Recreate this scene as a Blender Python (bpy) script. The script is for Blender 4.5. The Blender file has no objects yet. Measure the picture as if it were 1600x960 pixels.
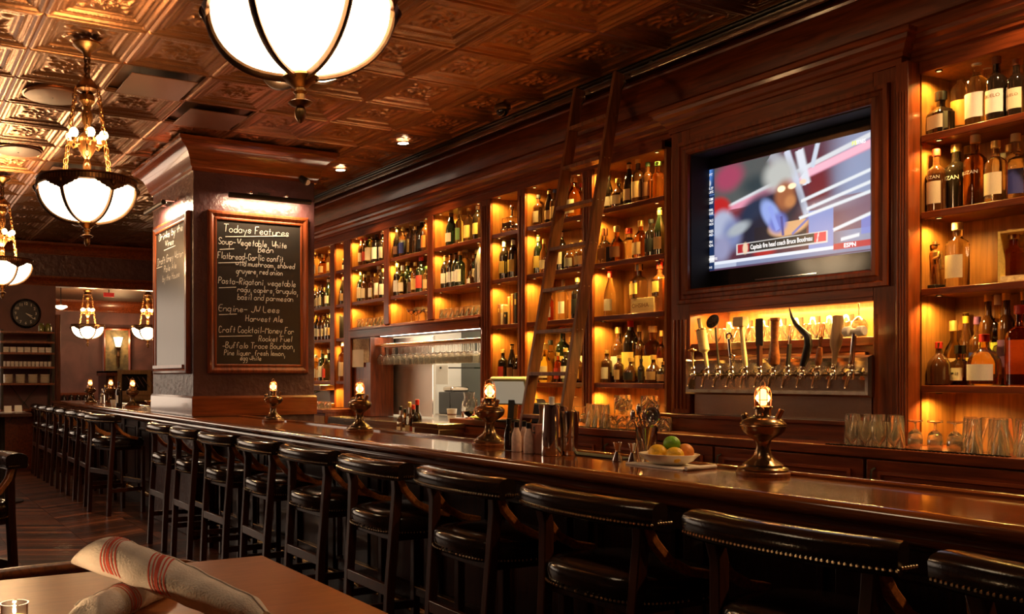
import bpy, math, random
import numpy as np
from mathutils import Vector, Matrix
random.seed(7)
PI = math.pi
# ------------------------------------------------------------------ camera, world, exposure
scn = bpy.context.scene
COL = scn.collection
FOC, CX, CY, EYE = 1418.0, 517.0, 590.0, 1.42
YAW = math.radians(26.64)
SN, CS = math.sin(YAW), math.cos(YAW)
cam = bpy.data.cameras.new('camera'); cam_o = bpy.data.objects.new('camera', cam); COL.objects.link(cam_o)
cam.sensor_width = 36; cam.lens = 36*FOC/1600; cam.shift_x = (800-CX)/1600; cam.shift_y = (CY-480)/1600
cam.clip_start = .05; cam.clip_end = 80
cam_o.location = (0, 0, EYE); cam_o.rotation_euler = (PI/2, 0, -YAW)
scn.camera = cam_o
w = bpy.data.worlds.new('world'); scn.world = w; w.use_nodes = True
w.node_tree.nodes['Background'].inputs[0].default_value = (.30, .16, .09, 1)
w.node_tree.nodes['Background'].inputs[1].default_value = .06
vs = scn.view_settings
vs.view_transform = 'Standard'; vs.look = 'None'; vs.gamma = 1; vs.exposure = -0.1; vs.use_curve_mapping = False

# pixel -> place (a pixel gives a direction, the plane it lies in gives the distance)
def ray(x, y):
    r = (x-CX)/FOC
    return SN+r*CS, CS-r*SN, (CY-y)/FOC
def YX(px, X):
    a, b, c = ray(px, 0); return X*b/a
def XY(px, Y):
    a, b, c = ray(px, 0); return Y*a/b
def ZX(px, py, X):
    a, b, c = ray(px, py); return EYE+X*c/a
def ZY(px, py, Y):
    a, b, c = ray(px, py); return EYE+Y*c/b
def atz(px, py, z):
    a, b, c = ray(px, py); k = (z-EYE)/c; return a*k, b*k
CEIL = 3.516
# ------------------------------------------------------------------ materials
MATS = {}
def mat(name, col, rough=.5, metal=0., noise=0., nscale=8., stretch=(1,1,1), col2=None, bump=0., bscale=None,
        emit=None, estr=0., trans=0., ior=1.45, coat=0., spec=.5, detail=4., brough=None):
    m = bpy.data.materials.new(name); m.use_nodes = True; MATS[name] = m
    nt = m.node_tree; b = nt.nodes['Principled BSDF']
    c = tuple(col)+(1,)
    b.inputs['Base Color'].default_value = c; b.inputs['Roughness'].default_value = rough
    b.inputs['Metallic'].default_value = metal; b.inputs['IOR'].default_value = ior
    b.inputs['Transmission Weight'].default_value = trans; b.inputs['Coat Weight'].default_value = coat
    b.inputs['Coat Roughness'].default_value = .08
    b.inputs['Specular IOR Level'].default_value = spec
    if emit:
        b.inputs['Emission Color'].default_value = tuple(emit)+(1,); b.inputs['Emission Strength'].default_value = estr
    if noise or bump:
        tc = nt.nodes.new('ShaderNodeTexCoord'); mp = nt.nodes.new('ShaderNodeMapping')
        mp.inputs['Scale'].default_value = stretch
        nt.links.new(tc.outputs['Object'], mp.inputs[0])
        nz = nt.nodes.new('ShaderNodeTexNoise'); nz.inputs['Scale'].default_value = nscale; nz.inputs['Detail'].default_value = detail
        nz.inputs['Distortion'].default_value = .6
        nt.links.new(mp.outputs[0], nz.inputs[0])
        if noise:
            rp = nt.nodes.new('ShaderNodeValToRGB')
            c2 = col2 or tuple(v*(1-noise) for v in col)
            rp.color_ramp.elements[0].position = .32; rp.color_ramp.elements[1].position = .68
            rp.color_ramp.elements[0].color = tuple(c2)+(1,); rp.color_ramp.elements[1].color = c
            nt.links.new(nz.outputs[0], rp.inputs[0]); nt.links.new(rp.outputs[0], b.inputs['Base Color'])
        if bump:
            bp = nt.nodes.new('ShaderNodeBump'); bp.inputs['Strength'].default_value = bump; bp.inputs['Distance'].default_value = .02
            src = nz
            if bscale:
                src = nt.nodes.new('ShaderNodeTexNoise'); src.inputs['Scale'].default_value = bscale; src.inputs['Detail'].default_value = 5
                nt.links.new(mp.outputs[0], src.inputs[0])
            nt.links.new(src.outputs[0], bp.inputs['Height']); nt.links.new(bp.outputs[0], b.inputs['Normal'])
    return m
mat('wood_v', (.235,.046,.009), .34, noise=.6, nscale=3, stretch=(14,14,1.2), coat=.25)
mat('wood_h', (.235,.046,.009), .34, noise=.6, nscale=3, stretch=(14,1.2,14), coat=.25)
mat('wood_x', (.235,.050,.011), .26, noise=.5, nscale=3, stretch=(1.2,14,14), coat=.7)
mat('wood_honey', (.40,.155,.033), .42, noise=.45, nscale=3, stretch=(14,14,1.0), coat=.1)
mat('wood_bar', (.24,.066,.018), .13, noise=.5, nscale=3, stretch=(16,.9,16), coat=.6)
mat('wood_dark', (.075,.019,.007), .34, noise=.5, nscale=4, stretch=(14,14,1.5), coat=.25)
mat('wood_arm', (.36,.105,.026), .36, noise=.6, nscale=5, stretch=(9,9,9), coat=.2)
mat('wood_worn_lit', (.55,.18,.045), .38, noise=.55, nscale=9, stretch=(9,9,9), coat=.2)  # worn speckle; base colour brightened to stand in for warm light on stool arms
mat('wood_ladder', (.26,.085,.03), .38, noise=.6, nscale=3, stretch=(14,14,1.5), coat=.2)
mat('wood_table', (.44,.155,.048), .30, noise=.22, nscale=4, stretch=(2,14,14))
mat('wood_pale', (.55,.33,.16), .5, noise=.35, nscale=4, stretch=(12,12,1))
mat('wood_crate', (.72,.55,.30), .6, noise=.2, nscale=5, stretch=(8,2,12))
for k in range(5):
    f = (.3,.55,1,1.55,2.3)[k]
    mat('plank%d' % k, (.15*f,.046*f,.018*f), .36, noise=.6, nscale=4, stretch=(2,22,22), coat=.1)
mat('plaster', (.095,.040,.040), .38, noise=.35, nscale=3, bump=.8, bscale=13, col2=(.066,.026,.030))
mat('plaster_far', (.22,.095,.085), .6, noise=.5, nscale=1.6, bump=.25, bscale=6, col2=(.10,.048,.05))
mat('tin', (.34,.145,.055), .36, metal=.85, noise=.35, nscale=2.5, bump=.12, bscale=30)
mat('tin_dark', (.11,.045,.018), .45, metal=.6)
mat('grid_brown', (.05,.022,.01), .5)
mat('disc_brown', (.15,.06,.03), .5)
mat('black', (.008,.007,.007), .35)
mat('gloss_black', (.010,.009,.009), .12, coat=.5)
mat('soft_black', (.012,.010,.010), .7)
mat('leather', (.020,.011,.008), .15, spec=.35, noise=.3, nscale=30, bump=.03, bscale=90, coat=.08)
mat('nail', (.85,.72,.5), .22, metal=1.)
mat('brass', (.75,.45,.16), .24, metal=1.)
mat('bronze', (.20,.10,.045), .38, metal=.85, noise=.4, nscale=25)
mat('bronze_gold', (.48,.24,.08), .32, metal=.9, noise=.5, nscale=30)
mat('copper', (.55,.26,.13), .3, metal=.95)
mat('plate_bronze', (.13,.045,.018), .42, metal=.3)
mat('lamp_metal', (.38,.24,.13), .22, metal=.9, noise=.5, nscale=14)
mat('steel', (.62,.54,.45), .21, metal=1., noise=.12, nscale=3, stretch=(3,1,18))
mat('steel_wavy', (.85,.76,.65), .46, metal=.9, bump=.2, bscale=3.2)
mat('chrome', (.82,.80,.76), .08, metal=1.)
mat('iron', (.045,.036,.03), .5, metal=.6)
mat('chalkboard', (.030,.026,.022), .29, noise=.3, nscale=3, bump=.02)
mat('chalk', (.80,.76,.68), .9)
mat('white', (.88,.84,.78), .5)
mat('paper', (.78,.72,.6), .8)
mat('linen', (.86,.78,.72), .9, noise=.18, nscale=14, bump=.25, bscale=160)
mat('stripe', (.62,.10,.07), .9)
mat('china', (.82,.74,.60), .25, coat=.4)
mat('bulb', (1,.6,.25), .3, emit=(1,.46,.13), estr=10)
mat('bulb_small', (1,.7,.35), .3, emit=(1,.60,.24), estr=24)
mat('bowl_glow', (1,.9,.75), .4, emit=(1,.72,.43), estr=9.0)
mat('down_glow', (1,.9,.75), .4, emit=(1,.78,.5), estr=18)
mat('sconce_glow', (1,.9,.75), .4, emit=(1,.80,.5), estr=7)
mat('led', (1,.8,.4), .4, emit=(1,.60,.2), estr=3)
mat('kitchen_glow', (1,1,1), .4, emit=(1,.86,.66), estr=9)
mat('daylight', (.8,.8,.8), .3, emit=(1,.76,.56), estr=3.1)
mat('flame', (1,.8,.4), .4, emit=(1,.62,.25), estr=30)
mat('wax', (.9,.75,.5), .5, emit=(1,.5,.18), estr=.8)
def glass(name, col, rough=.015, ior=1.45):
    return mat(name, col, rough, trans=1., ior=ior)
glass('g_clear', (.97,.96,.92)); glass('g_amber', (.78,.34,.07)); glass('g_red', (.62,.10,.03)); glass('g_green', (.25,.42,.10))
glass('g_gold', (.93,.72,.25)); glass('g_lamp', (1,.62,.32)); glass('g_blue', (.20,.28,.75)); mat('g_crystal', (1,.96,.86), .03, trans=.965, ior=1.45)
mat('g_dark', (.014,.009,.006), .06, coat=1., spec=.8)
mat('g_dkgreen', (.012,.020,.008), .06, coat=1., spec=.8)
mat('g_brown', (.075,.026,.008), .06, coat=1., spec=.8)
mat('g_grey', (.30,.28,.25), .15, metal=.7)
LABCOL = dict(cream=(.82,.70,.48), white=(.85,.82,.74), yellow=(.85,.62,.16), tan=(.60,.40,.20), black=(.02,.02,.02), red=(.55,.05,.03),
    green=(.16,.30,.08), blue=(.04,.05,.26), purple=(.13,.05,.17), orange=(.80,.28,.05), grey=(.35,.33,.3), lime=(.62,.72,.10), brown=(.25,.10,.04), gold=(.70,.45,.12))
for k, v in LABCOL.items(): mat('lab_'+k, v, .55, noise=.18, nscale=60)
for k, v in dict(cork=(.62,.42,.2), black=(.015,.015,.015), red=(.5,.03,.02), gold=(.75,.5,.16), white=(.8,.76,.66), blue=(.03,.04,.16), brown=(.2,.06,.02), green=(.05,.12,.04), purple=(.16,.06,.2), yellow=(.75,.55,.06)).items():
    mat('cap_'+k, v, .35, metal=.6 if k == 'gold' else 0)
mat('lemon', (.88,.52,.03), .42, bump=.2, bscale=120); mat('lime', (.16,.42,.03), .38, bump=.2, bscale=120); mat('orange', (.75,.26,.05), .45, bump=.2, bscale=120)
mat('cork_board', (.75,.60,.40), .9, noise=.4, nscale=40)
mat('screen_paper', (.62,.58,.42), .5, emit=(.8,.75,.55), estr=.25)
mat('pos_case', (.36,.36,.22), .4)
mat('painting', (.20,.15,.06), .6, noise=.7, nscale=9, col2=(.06,.05,.03))
mat('jar_green', (.20,.20,.05), .2, coat=.5)
mat('tile_white', (.75,.70,.60), .3)
mat('exit_red', (.6,.03,.02), .4, emit=(1,.05,.03), estr=.35)
mat('box_pink', (.42,.17,.12), .6, noise=.2, nscale=20)
mat('pink_label', (.95,.70,.60), .5, noise=.25, nscale=60)
mat('satin', (.95,.74,.35), .4, bump=.5, bscale=30)
# ------------------------------------------------------------------ mesh helpers
class MB:
    def __init__(s): s.v = []; s.f = []
    def add(s, vs, fs, M=None):
        o = len(s.v)
        s.v += [tuple(M @ Vector(p)) for p in vs] if M is not None else [tuple(p) for p in vs]
        s.f += [tuple(i+o for i in f) for f in fs]; return s
    def box(s, x0, x1, y0, y1, z0, z1, M=None):
        return s.add([(x0,y0,z0),(x1,y0,z0),(x1,y1,z0),(x0,y1,z0),(x0,y0,z1),(x1,y0,z1),(x1,y1,z1),(x0,y1,z1)],
            [(0,3,2,1),(4,5,6,7),(0,1,5,4),(1,2,6,5),(2,3,7,6),(3,0,4,7)], M)
    def lathe(s, prof, n=16, M=None, sq=0, capb=True, capt=True, a0=0, ys=1., closed=False):
        vs = []; fs = []; m = len(prof)
        for r, z in prof:
            for k in range(n):
                a = a0+2*PI*k/n; c, q = math.cos(a), math.sin(a)
                if sq:
                    e = 2/(2+sq); c = math.copysign(abs(c)**e, c); q = math.copysign(abs(q)**e, q)
                vs.append((r*c, r*q*ys, z))
        for i in range(m-1 if not closed else m):
            i2 = (i+1) % m
            for k in range(n):
                k2 = (k+1) % n
                fs.append((i*n+k, i*n+k2, i2*n+k2, i2*n+k))
        if not closed:
            if capb and prof[0][0] > 1e-5: fs.append(tuple(range(n-1, -1, -1)))
            if capt and prof[-1][0] > 1e-5: fs.append(tuple((m-1)*n+k for k in range(n)))
        return s.add(vs, fs, M)
    def tube(s, pts, r, n=8, M=None, flat=1., close=False, capends=True):
        pts = [Vector(p) for p in pts]; vs = []; fs = []; m = len(pts)
        rs = r if isinstance(r, (list, tuple)) else [r]*m
        up = None
        for i, p in enumerate(pts):
            if close: d = pts[(i+1) % m]-pts[i-1]
            else: d = pts[min(i+1, m-1)]-pts[max(i-1, 0)]
            d.normalize()
            if up is None:
                up = Vector((0,0,1)) if abs(d.z) < .9 else Vector((1,0,0))
            a = d.cross(up)
            if a.length < 1e-5: a = d.cross(Vector((0,1,0)))
            a.normalize(); b = a.cross(d).normalized(); up = b
            for k in range(n):
                t = 2*PI*k/n
                vs.append(p+a*math.cos(t)*rs[i]+b*math.sin(t)*rs[i]*flat)
        for i in range(m if close else m-1):
            i2 = (i+1) % m
            for k in range(n): fs.append((i*n+k, i*n+(k+1) % n, i2*n+(k+1) % n, i2*n+k))
        if capends and not close:
            fs.append(tuple(range(n-1, -1, -1))); fs.append(tuple((m-1)*n+k for k in range(n)))
        return s.add(vs, fs, M)
    def bar(s, p, q, w, h, M=None, w2=None, h2=None, up=(0,0,1)):
        p, q = Vector(p), Vector(q); d = (q-p).normalized(); u = Vector(up)
        if abs(d.dot(u)) > .95: u = Vector((1,0,0))
        a = d.cross(u).normalized(); b = a.cross(d).normalized(); w2 = w2 or w; h2 = h2 or h
        vs = []
        for c, ww, hh in ((p, w, h), (q, w2, h2)):
            for i, j in ((-1,-1),(1,-1),(1,1),(-1,1)): vs.append(c+a*i*ww/2+b*j*hh/2)
        return s.add(vs, [(3,2,1,0),(4,5,6,7),(0,1,5,4),(1,2,6,5),(2,3,7,6),(3,0,4,7)], M)
    def sphere(s, c, r, n=10, m=6, sc=(1,1,1), M=None):
        T = Matrix.Translation(c) @ Matrix.Diagonal((sc[0]*r, sc[1]*r, sc[2]*r, 1))
        if M is not None: T = M @ T
        prof = [(max(1e-6, math.sin(PI*i/m)), -math.cos(PI*i/m)) for i in range(m+1)]
        return s.lathe(prof, n, T, capb=False, capt=False)
    def torus(s, c, R, r, n=16, m=6, M=None, ax='z', sc=(1,1,1)):
        vs = []; fs = []
        for i in range(n):
            a = 2*PI*i/n
            for j in range(m):
                b = 2*PI*j/m; q = R+r*math.cos(b); p = (q*math.cos(a)*sc[0], q*math.sin(a)*sc[1], r*math.sin(b)*sc[2])
                if ax == 'x': p = (p[2], p[0], p[1])
                elif ax == 'y': p = (p[0], p[2], p[1])
                vs.append((p[0]+c[0], p[1]+c[1], p[2]+c[2]))
        for i in range(n):
            for j in range(m):
                fs.append((i*m+j, ((i+1) % n)*m+j, ((i+1) % n)*m+(j+1) % m, i*m+(j+1) % m))
        return s.add(vs, fs, M)
    def sweep(s, path, prof, f, closed=False, cap=True):
        # path: 2-D points; prof: (out, h); out is to the right of travel; f(a, b, h) -> 3-D
        m = len(path); vs = []; fs = []; k = len(prof)
        P = [Vector(p) for p in path]
        for i in range(m):
            if closed or 0 < i < m-1:
                d0 = (P[i]-P[i-1]).normalized(); d1 = (P[(i+1) % m]-P[i]).normalized()
            elif i == 0: d0 = d1 = (P[1]-P[0]).normalized()
            else: d0 = d1 = (P[-1]-P[-2]).normalized()
            n0 = Vector((d0.y, -d0.x)); n1 = Vector((d1.y, -d1.x)); nn = n0+n1
            if nn.length < 1e-6: nn = n0
            nn = nn/nn.length/max(.25, (nn/nn.length).dot(n0))
            for o, h in prof:
                q = P[i]+nn*o; vs.append(f(q.x, q.y, h))
        for i in range(m if closed else m-1):
            i2 = (i+1) % m
            for j in range(k): fs.append((i*k+j, i*k+(j+1) % k, i2*k+(j+1) % k, i2*k+j))
        if cap and not closed:
            fs.append(tuple(range(k))); fs.append(tuple((m-1)*k+j for j in range(k-1, -1, -1)))
        return s.add(vs, fs)
    def mesh(s, name, smooth=True, ang=38):
        me = bpy.data.meshes.new(name); me.from_pydata(s.v, [], s.f); me.validate()
        bmesh_fix(me)
        if smooth:
            me.polygons.foreach_set('use_smooth', [True]*len(me.polygons)); me.set_sharp_from_angle(angle=math.radians(ang))
        return me
    def build(s, name, m, parent=None, smooth=True, loc=None, bevel=0, ang=38, recalc=True):
        me = s.mesh(name, smooth, ang)
        return inst(me, name, m, parent, loc, bevel=bevel)
import bmesh
def bmesh_fix(me):
    bm = bmesh.new(); bm.from_mesh(me); bmesh.ops.recalc_face_normals(bm, faces=bm.faces); bm.to_mesh(me); bm.free()
def inst(me, name, m, parent=None, loc=None, rotz=0, scale=None, bevel=0, rot=None):
    o = bpy.data.objects.new(name, me); COL.objects.link(o)
    if m is not None:
        mm = MATS[m] if isinstance(m, str) else m
        if not me.materials: me.materials.append(mm)
        elif me.materials[0] is not mm:
            o.material_slots[0].link = 'OBJECT'; o.material_slots[0].material = mm
    if parent is not None: o.parent = parent
    if loc is not None: o.location = loc
    if rotz: o.rotation_euler = (0, 0, rotz)
    if rot is not None: o.rotation_euler = rot
    if scale is not None: o.scale = scale
    if bevel:
        md = o.modifiers.new('bevel', 'BEVEL'); md.width = bevel; md.segments = 2; md.limit_method = 'ANGLE'; md.angle_limit = math.radians(50)
    return o
def tag(o, label, cat, group=None):
    o['label'] = label; o['category'] = cat
    if group: o['group'] = group
    return o
def thing(name, label, cat, loc=(0,0,0), rotz=0, group=None):
    o = bpy.data.objects.new(name, None); COL.objects.link(o); o.location = loc; o.rotation_euler = (0, 0, rotz)
    o.empty_display_size = .05
    return tag(o, label, cat, group)
def struct(o): o['kind'] = 'structure'; return o
def stuff(o): o['kind'] = 'stuff'; return o
def dup(root, loc, rotz, label, group=None):
    r = root.copy(); COL.objects.link(r); r.location = loc; r.rotation_euler = (0, 0, rotz); r['label'] = label
    if group: r['group'] = group
    for ch in list(root.children):
        c = ch.copy(); COL.objects.link(c); c.parent = r
        for g in list(ch.children):
            d = g.copy(); COL.objects.link(d); d.parent = c
            for l in list(g.children):
                e = l.copy(); COL.objects.link(e); e.parent = d
        
    return r
def textmesh(s, size, bold=0.):
    cu = bpy.data.curves.new('lettering', 'FONT'); cu.body = s; cu.size = size; cu.offset = bold; cu.resolution_u = 2
    o = bpy.data.objects.new('tmp', cu); COL.objects.link(o)
    bpy.context.view_layer.update()
    me = bpy.data.meshes.new_from_object(o.evaluated_get(bpy.context.evaluated_depsgraph_get()))
    bpy.data.objects.remove(o); me.name = 'lettering'; me.materials.clear(); return me
def area(name, loc, size, energy, col, rot=(0,0,0), sy=None, spread=PI, parent=None):
    l = bpy.data.lights.new(name, 'AREA'); l.energy = energy; l.color = col; l.size = size
    if sy: l.shape = 'RECTANGLE'; l.size_y = sy
    l.spread = spread
    o = bpy.data.objects.new(name, l); COL.objects.link(o); o.location = loc; o.rotation_euler = rot
    if parent is not None: o.parent = parent
    return o
def point(name, loc, energy, col, r=.03, parent=None):
    l = bpy.data.lights.new(name, 'POINT'); l.energy = energy; l.color = col; l.shadow_soft_size = r
    o = bpy.data.objects.new(name, l); COL.objects.link(o); o.location = loc
    if parent is not None: o.parent = parent
    return o
def spot(name, loc, energy, col, tgt, ang=70, r=.03, blend=.5, parent=None):
    l = bpy.data.lights.new(name, 'SPOT'); l.energy = energy; l.color = col; l.shadow_soft_size = r; l.spot_size = math.radians(ang); l.spot_blend = blend
    o = bpy.data.objects.new(name, l); COL.objects.link(o); o.location = loc
    o.rotation_euler = (Vector(tgt)-Vector(loc)).to_track_quat('-Z', 'Y').to_euler()
    if parent is not None: o.parent = parent
    return o
WARM = (1, .57, .25); SHELF = (1, .60, .14); PIC = (1, .70, .42)
ORD = ['first','second','third','fourth','fifth','sixth','seventh','eighth','ninth','tenth','eleventh','twelfth','thirteenth','fourteenth','fifteenth','sixteenth','seventeenth','eighteenth','nineteenth','twentieth']
# ------------------------------------------------------------------ room shell
fl = struct(MB().box(-3.6, 6.9, -3.2, 20.2, -.12, -.012).build('floor', 'grid_brown'))
# chevron planks: columns run along the bar, boards slant to the left and to the right in turn
CW, PW, SL = .62, .105, .30
def plank_mesh(sg):
    g = .0015
    q = [(g,g+0,0),(CW-g,g+sg*SL*0,0)]
    y0 = 0 if sg > 0 else SL; y1 = SL if sg > 0 else 0
    v = [(g,y0+g,-.012),(CW-g,y1+g,-.012),(CW-g,y1+PW-g,-.012),(g,y0+PW-g,-.012),(g,y0+g,0),(CW-g,y1+g,0),(CW-g,y1+PW-g,0),(g,y0+PW-g,0)]
    return MB().add(v, [(0,3,2,1),(4,5,6,7),(0,1,5,4),(1,2,6,5),(2,3,7,6),(3,0,4,7)])
pm = {s: plank_mesh(s).mesh('plank', smooth=False) for s in (1, -1)}
pl = []
for c in range(-1, 5):
    x = -.25+CW*c; sg = 1 if c % 2 else -1
    for k in range(int(11.2/PW)): pl.append((x, 3.4+k*PW, sg))
def seen(p):
    X, Y = p[0]+CW/2, p[1]+.15; F = X*SN+Y*CS; R = X*CS-Y*SN
    u, v = CX+FOC*R/F, CY+FOC*EYE/F
    return F if (10 < u < 260 and 700 < v < 905 and X < 2.5) else 99+F
pl.sort(key=seen)
rest = MB(); ridx = []
for i, (x, y, sg) in enumerate(pl):
    if i < 300:
        o = inst(pm[sg], 'plank', 'plank%d' % random.choice((0,1,1,2,2,2,3,3,4)), fl, (x, y, 0))
    else:
        rest.add([tuple(v.co) for v in pm[sg].vertices], [tuple(p.vertices) for p in pm[sg].polygons], Matrix.Translation((x, y, 0)))
        ridx += [random.choice((0,1,1,2,2,2,3,3,4))]*6
rme = rest.mesh('plank_field', smooth=False)
for k in range(5): rme.materials.append(MATS['plank%d' % k])
rme.polygons.foreach_set('material_index', ridx)
o = stuff(inst(rme, 'plank_field', None, fl))
# ceiling of pressed tin tiles
TS, TX, TY = .61, 1.480, 5.418
ce = struct(MB().box(-3.6, 4.50, -3.2, 14.75, CEIL+.03, CEIL+.15).box(4.50, 5.1, -3.2, 14.75, CEIL+.10, CEIL+.22).build('ceiling', 'tin_dark'))
N = 66
def tile_h(u, v):
    d = min(u, v, 1-u, 1-v); z = 0
    if d < .012: return .008
    def ridge(d0, w, h):
        t = abs(d-d0)/w
        return h*(1-t*t) if t < 1 else 0
    z += .010*(0 if d < .06 else min(1, (d-.06)/.02))
    z += .012*(0 if d < .17 else min(1, (d-.17)/.02))
    z -= ridge(.10, .016, .007)+ridge(.205, .012, .008)+ridge(.035, .014, .006)
    t = u if min(v, 1-v) == d else v
    if abs(d-.145) < .015: z -= .006*(.5+.5*math.cos(t*2*PI*26))
    x, y = u-.5, v-.5; r = math.hypot(x, y); a = math.atan2(y, x)
    if r < .27 and d > .225:
        pet = .16+.06*math.cos(8*a)+.03*math.cos(4*a)
        z -= .014*max(0, 1-abs(r-pet*.75)/.035)*(.6+.4*math.cos(16*a+30*r))
        z -= .012*max(0, 1-abs(r-.05)/.03)
        z -= .010*max(0, math.cos(8*a+40*r))*max(0, 1-abs(r-.20)/.05)
    for cx, cy in ((-.21,-.21),(.21,-.21),(.21,.21),(-.21,.21)):
        rr = math.hypot(x-cx, y-cy)
        if rr < .06: z -= .010*max(0, 1-rr/.06)*(1+.5*math.cos(5*math.atan2(y-cy, x-cx)))
    return z
tv = []; tf = []
for j in range(N+1):
    for i in range(N+1):
        u, v = i/N, j/N; tv.append((u*TS, v*TS, tile_h(u, v)))
for j in range(N):
    for i in range(N):
        a = j*(N+1)+i; tf.append((a, a+N+1, a+N+2, a+1))
tme = bpy.data.meshes.new('ceiling_tile'); tme.from_pydata(tv, [], tf)
tme.polygons.foreach_set('use_smooth', [True]*len(tme.polygons))
frame_me = MB().sweep([(0,0),(0,TS),(TS,TS),(TS,0)], [(0,0),(.012,0),(.012,.02),(0,.02)], lambda a, b, h: (a, b, h), closed=True).mesh('opening_frame', False)
HOLES = {(0,1),(1,2),(0,6)}
for i in range(-7, 5):
    for j in range(-6, 15):
        if (i, j) in HOLES:
            inst(frame_me, 'opening_frame', 'tin', ce, (TX+i*TS, TY+j*TS, CEIL-.002)); continue
        inst(tme, 'ceiling_tile', 'tin', ce, (TX+i*TS, TY+j*TS, CEIL))
# drop panels hung under the open tiles
for n, (i, j) in enumerate(sorted(HOLES)):
    cx, cy = TX+(i+.5)*TS, TY+(j+.5)*TS
    t = thing('diffuser_panel', ('square bronze air diffuser plate hung under the ceiling opening nearest the big chandelier',
        'square bronze air diffuser plate behind the middle chandelier','square dark bronze air diffuser plate hung nearest the pillar')[(0,1,2)[n]], 'ceiling vent', (cx, cy, CEIL), group='ceiling diffuser plates')
    MB().box(-.235,.235,-.235,.235,-.034,-.028).build('plate', 'plate_bronze', t, bevel=.002)
    for sx in (-1, 1):
        for sy in (-1, 1): MB().lathe([(.003,-.03),(.003,.03)], 6, Matrix.Translation((sx*.17, sy*.2, 0))).build('hanger_rod', 'chrome', t)
for k, (px, py) in enumerate(((78,150),(22,237))):
    x, y = atz(px, py, CEIL); x = TX-.5*TS; y = TY+round((y-TY)/TS-.5)*TS+.5*TS
    t = thing('ceiling_speaker', ('round flat ceiling speaker beside the middle chandelier', 'round flat ceiling speaker at the left edge, beyond the middle chandelier')[k], 'speaker', (x, y, CEIL), group='round ceiling speakers')
    MB().lathe([(.205,-.002),(.20,-.016),(.185,-.020),(0.001,-.022)], 40).build('grille', 'disc_brown', t)
    MB().lathe([(.215,.012),(.218,-.004),(.205,-.006)], 40, capb=False, capt=False).build('rim', 'tin', t)
    MB().lathe([(.006,-.026),(.005,-.02)], 8).build('center_screw', 'iron', t)
# walls
XB = 4.97
for nm_, bx in (('wall_right', (-3.2, 6.40, 0, CEIL+.1)), ('wall_right_far', (8.77, 14.75, 0, CEIL+.1)), ('wall_right_above_hatch', (6.40, 8.77, 1.86, CEIL+.1)), ('wall_right_below_hatch', (6.40, 8.77, 0, .96))):
    struct(MB().box(XB, XB+.15, *bx).build(nm_, 'plaster', smooth=False))
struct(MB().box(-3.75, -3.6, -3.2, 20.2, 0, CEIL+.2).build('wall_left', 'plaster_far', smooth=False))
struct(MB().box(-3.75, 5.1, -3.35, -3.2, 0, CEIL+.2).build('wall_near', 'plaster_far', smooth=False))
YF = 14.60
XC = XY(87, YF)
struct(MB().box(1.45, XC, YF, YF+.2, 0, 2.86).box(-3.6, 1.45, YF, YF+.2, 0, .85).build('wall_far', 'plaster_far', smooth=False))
# street windows at the far left end of the room (outside the frame; the pillar and its left chalkboard mirror them)
for k in range(4):
    a = -3.6+k*1.2625; wn = struct(MB().box(a, a+.06, YF+.04, YF+.16, .85, 2.86).box(a+1.2, a+1.2625, YF+.04, YF+.16, .85, 2.86).box(a, a+1.2625, YF+.04, YF+.16, .85, .93).box(a, a+1.2625, YF+.04, YF+.16, 2.78, 2.86).box(a, a+1.2625, YF+.05, YF+.15, 2.1, 2.15).build('window_%d' % (k+1), 'wood_v'))
    for z0, z1 in ((.93, 2.1), (2.15, 2.78)): MB().box(a+.06, a+1.2, YF+.09, YF+.10, z0, z1).build('pane', 'daylight', wn)
struct(MB().box(-3.6, 5.0, YF, YF+.35, 2.86, CEIL+.1).build('wall_beam', 'plaster', smooth=False))
YG = 19.6
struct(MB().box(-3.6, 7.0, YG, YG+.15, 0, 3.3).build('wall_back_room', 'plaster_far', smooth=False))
struct(MB().box(XB+.15, 7.05, 14.75, 14.9, 0, 3.3).build('wall_back_room_side', 'plaster_far', smooth=False))
struct(MB().box(6.9, 7.05, 14.75, YG, 0, 3.3).build('wall_back_room_right', 'plaster_far', smooth=False))
struct(MB().box(-3.6, 7.05, YF+.2, YG+.15, 3.05, 3.2).build('ceiling_back_room', 'grid_brown', smooth=False))
CROWN = [(0,-.24),(.02,-.24),(.02,-.215),(.035,-.205),(.045,-.18),(.06,-.14),(.09,-.095),(.135,-.06),(.175,-.045),(.18,-.03),(.195,-.03),(.195,0),(0,0)]
def crown(name, path, ztop, sc=1., closed=False, m='wood_h', parent=None):
    return MB().sweep(path, [(o*sc, h*sc) for o, h in CROWN], lambda a, b, h: (a, b, ztop+h), closed=closed).build(name, m, parent, ang=25)
struct(crown('trim_beam_top', [(4.9, YF), (-3.6, YF)][::-1], CEIL-.005, .75))
struct(crown('trim_beam_bottom', [(-3.6, YF), (4.9, YF)], 2.99, .62))
struct(crown('trim_back_room', [(-3.6, YG), (7, YG)], 3.05, 1.))
struct(MB().box(XC-.01, XC+.07, YF-.03, YF+.23, 0, 2.4).build('trim_corner', 'wood_v', bevel=.008))
struct(MB().box(-3.6, 7, YG-.03, YG, .0, .9).box(-3.6, 7, YG-.05, YG, .9, .97).build('baseboard_back_room', 'wood_h', bevel=.006))
struct(MB().box(-3.6, XC, YF-.025, YF, 0, .80).box(-3.6, XC, YF-.045, YF, .80, .85).build('baseboard_far', 'wood_h', bevel=.006))
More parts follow.
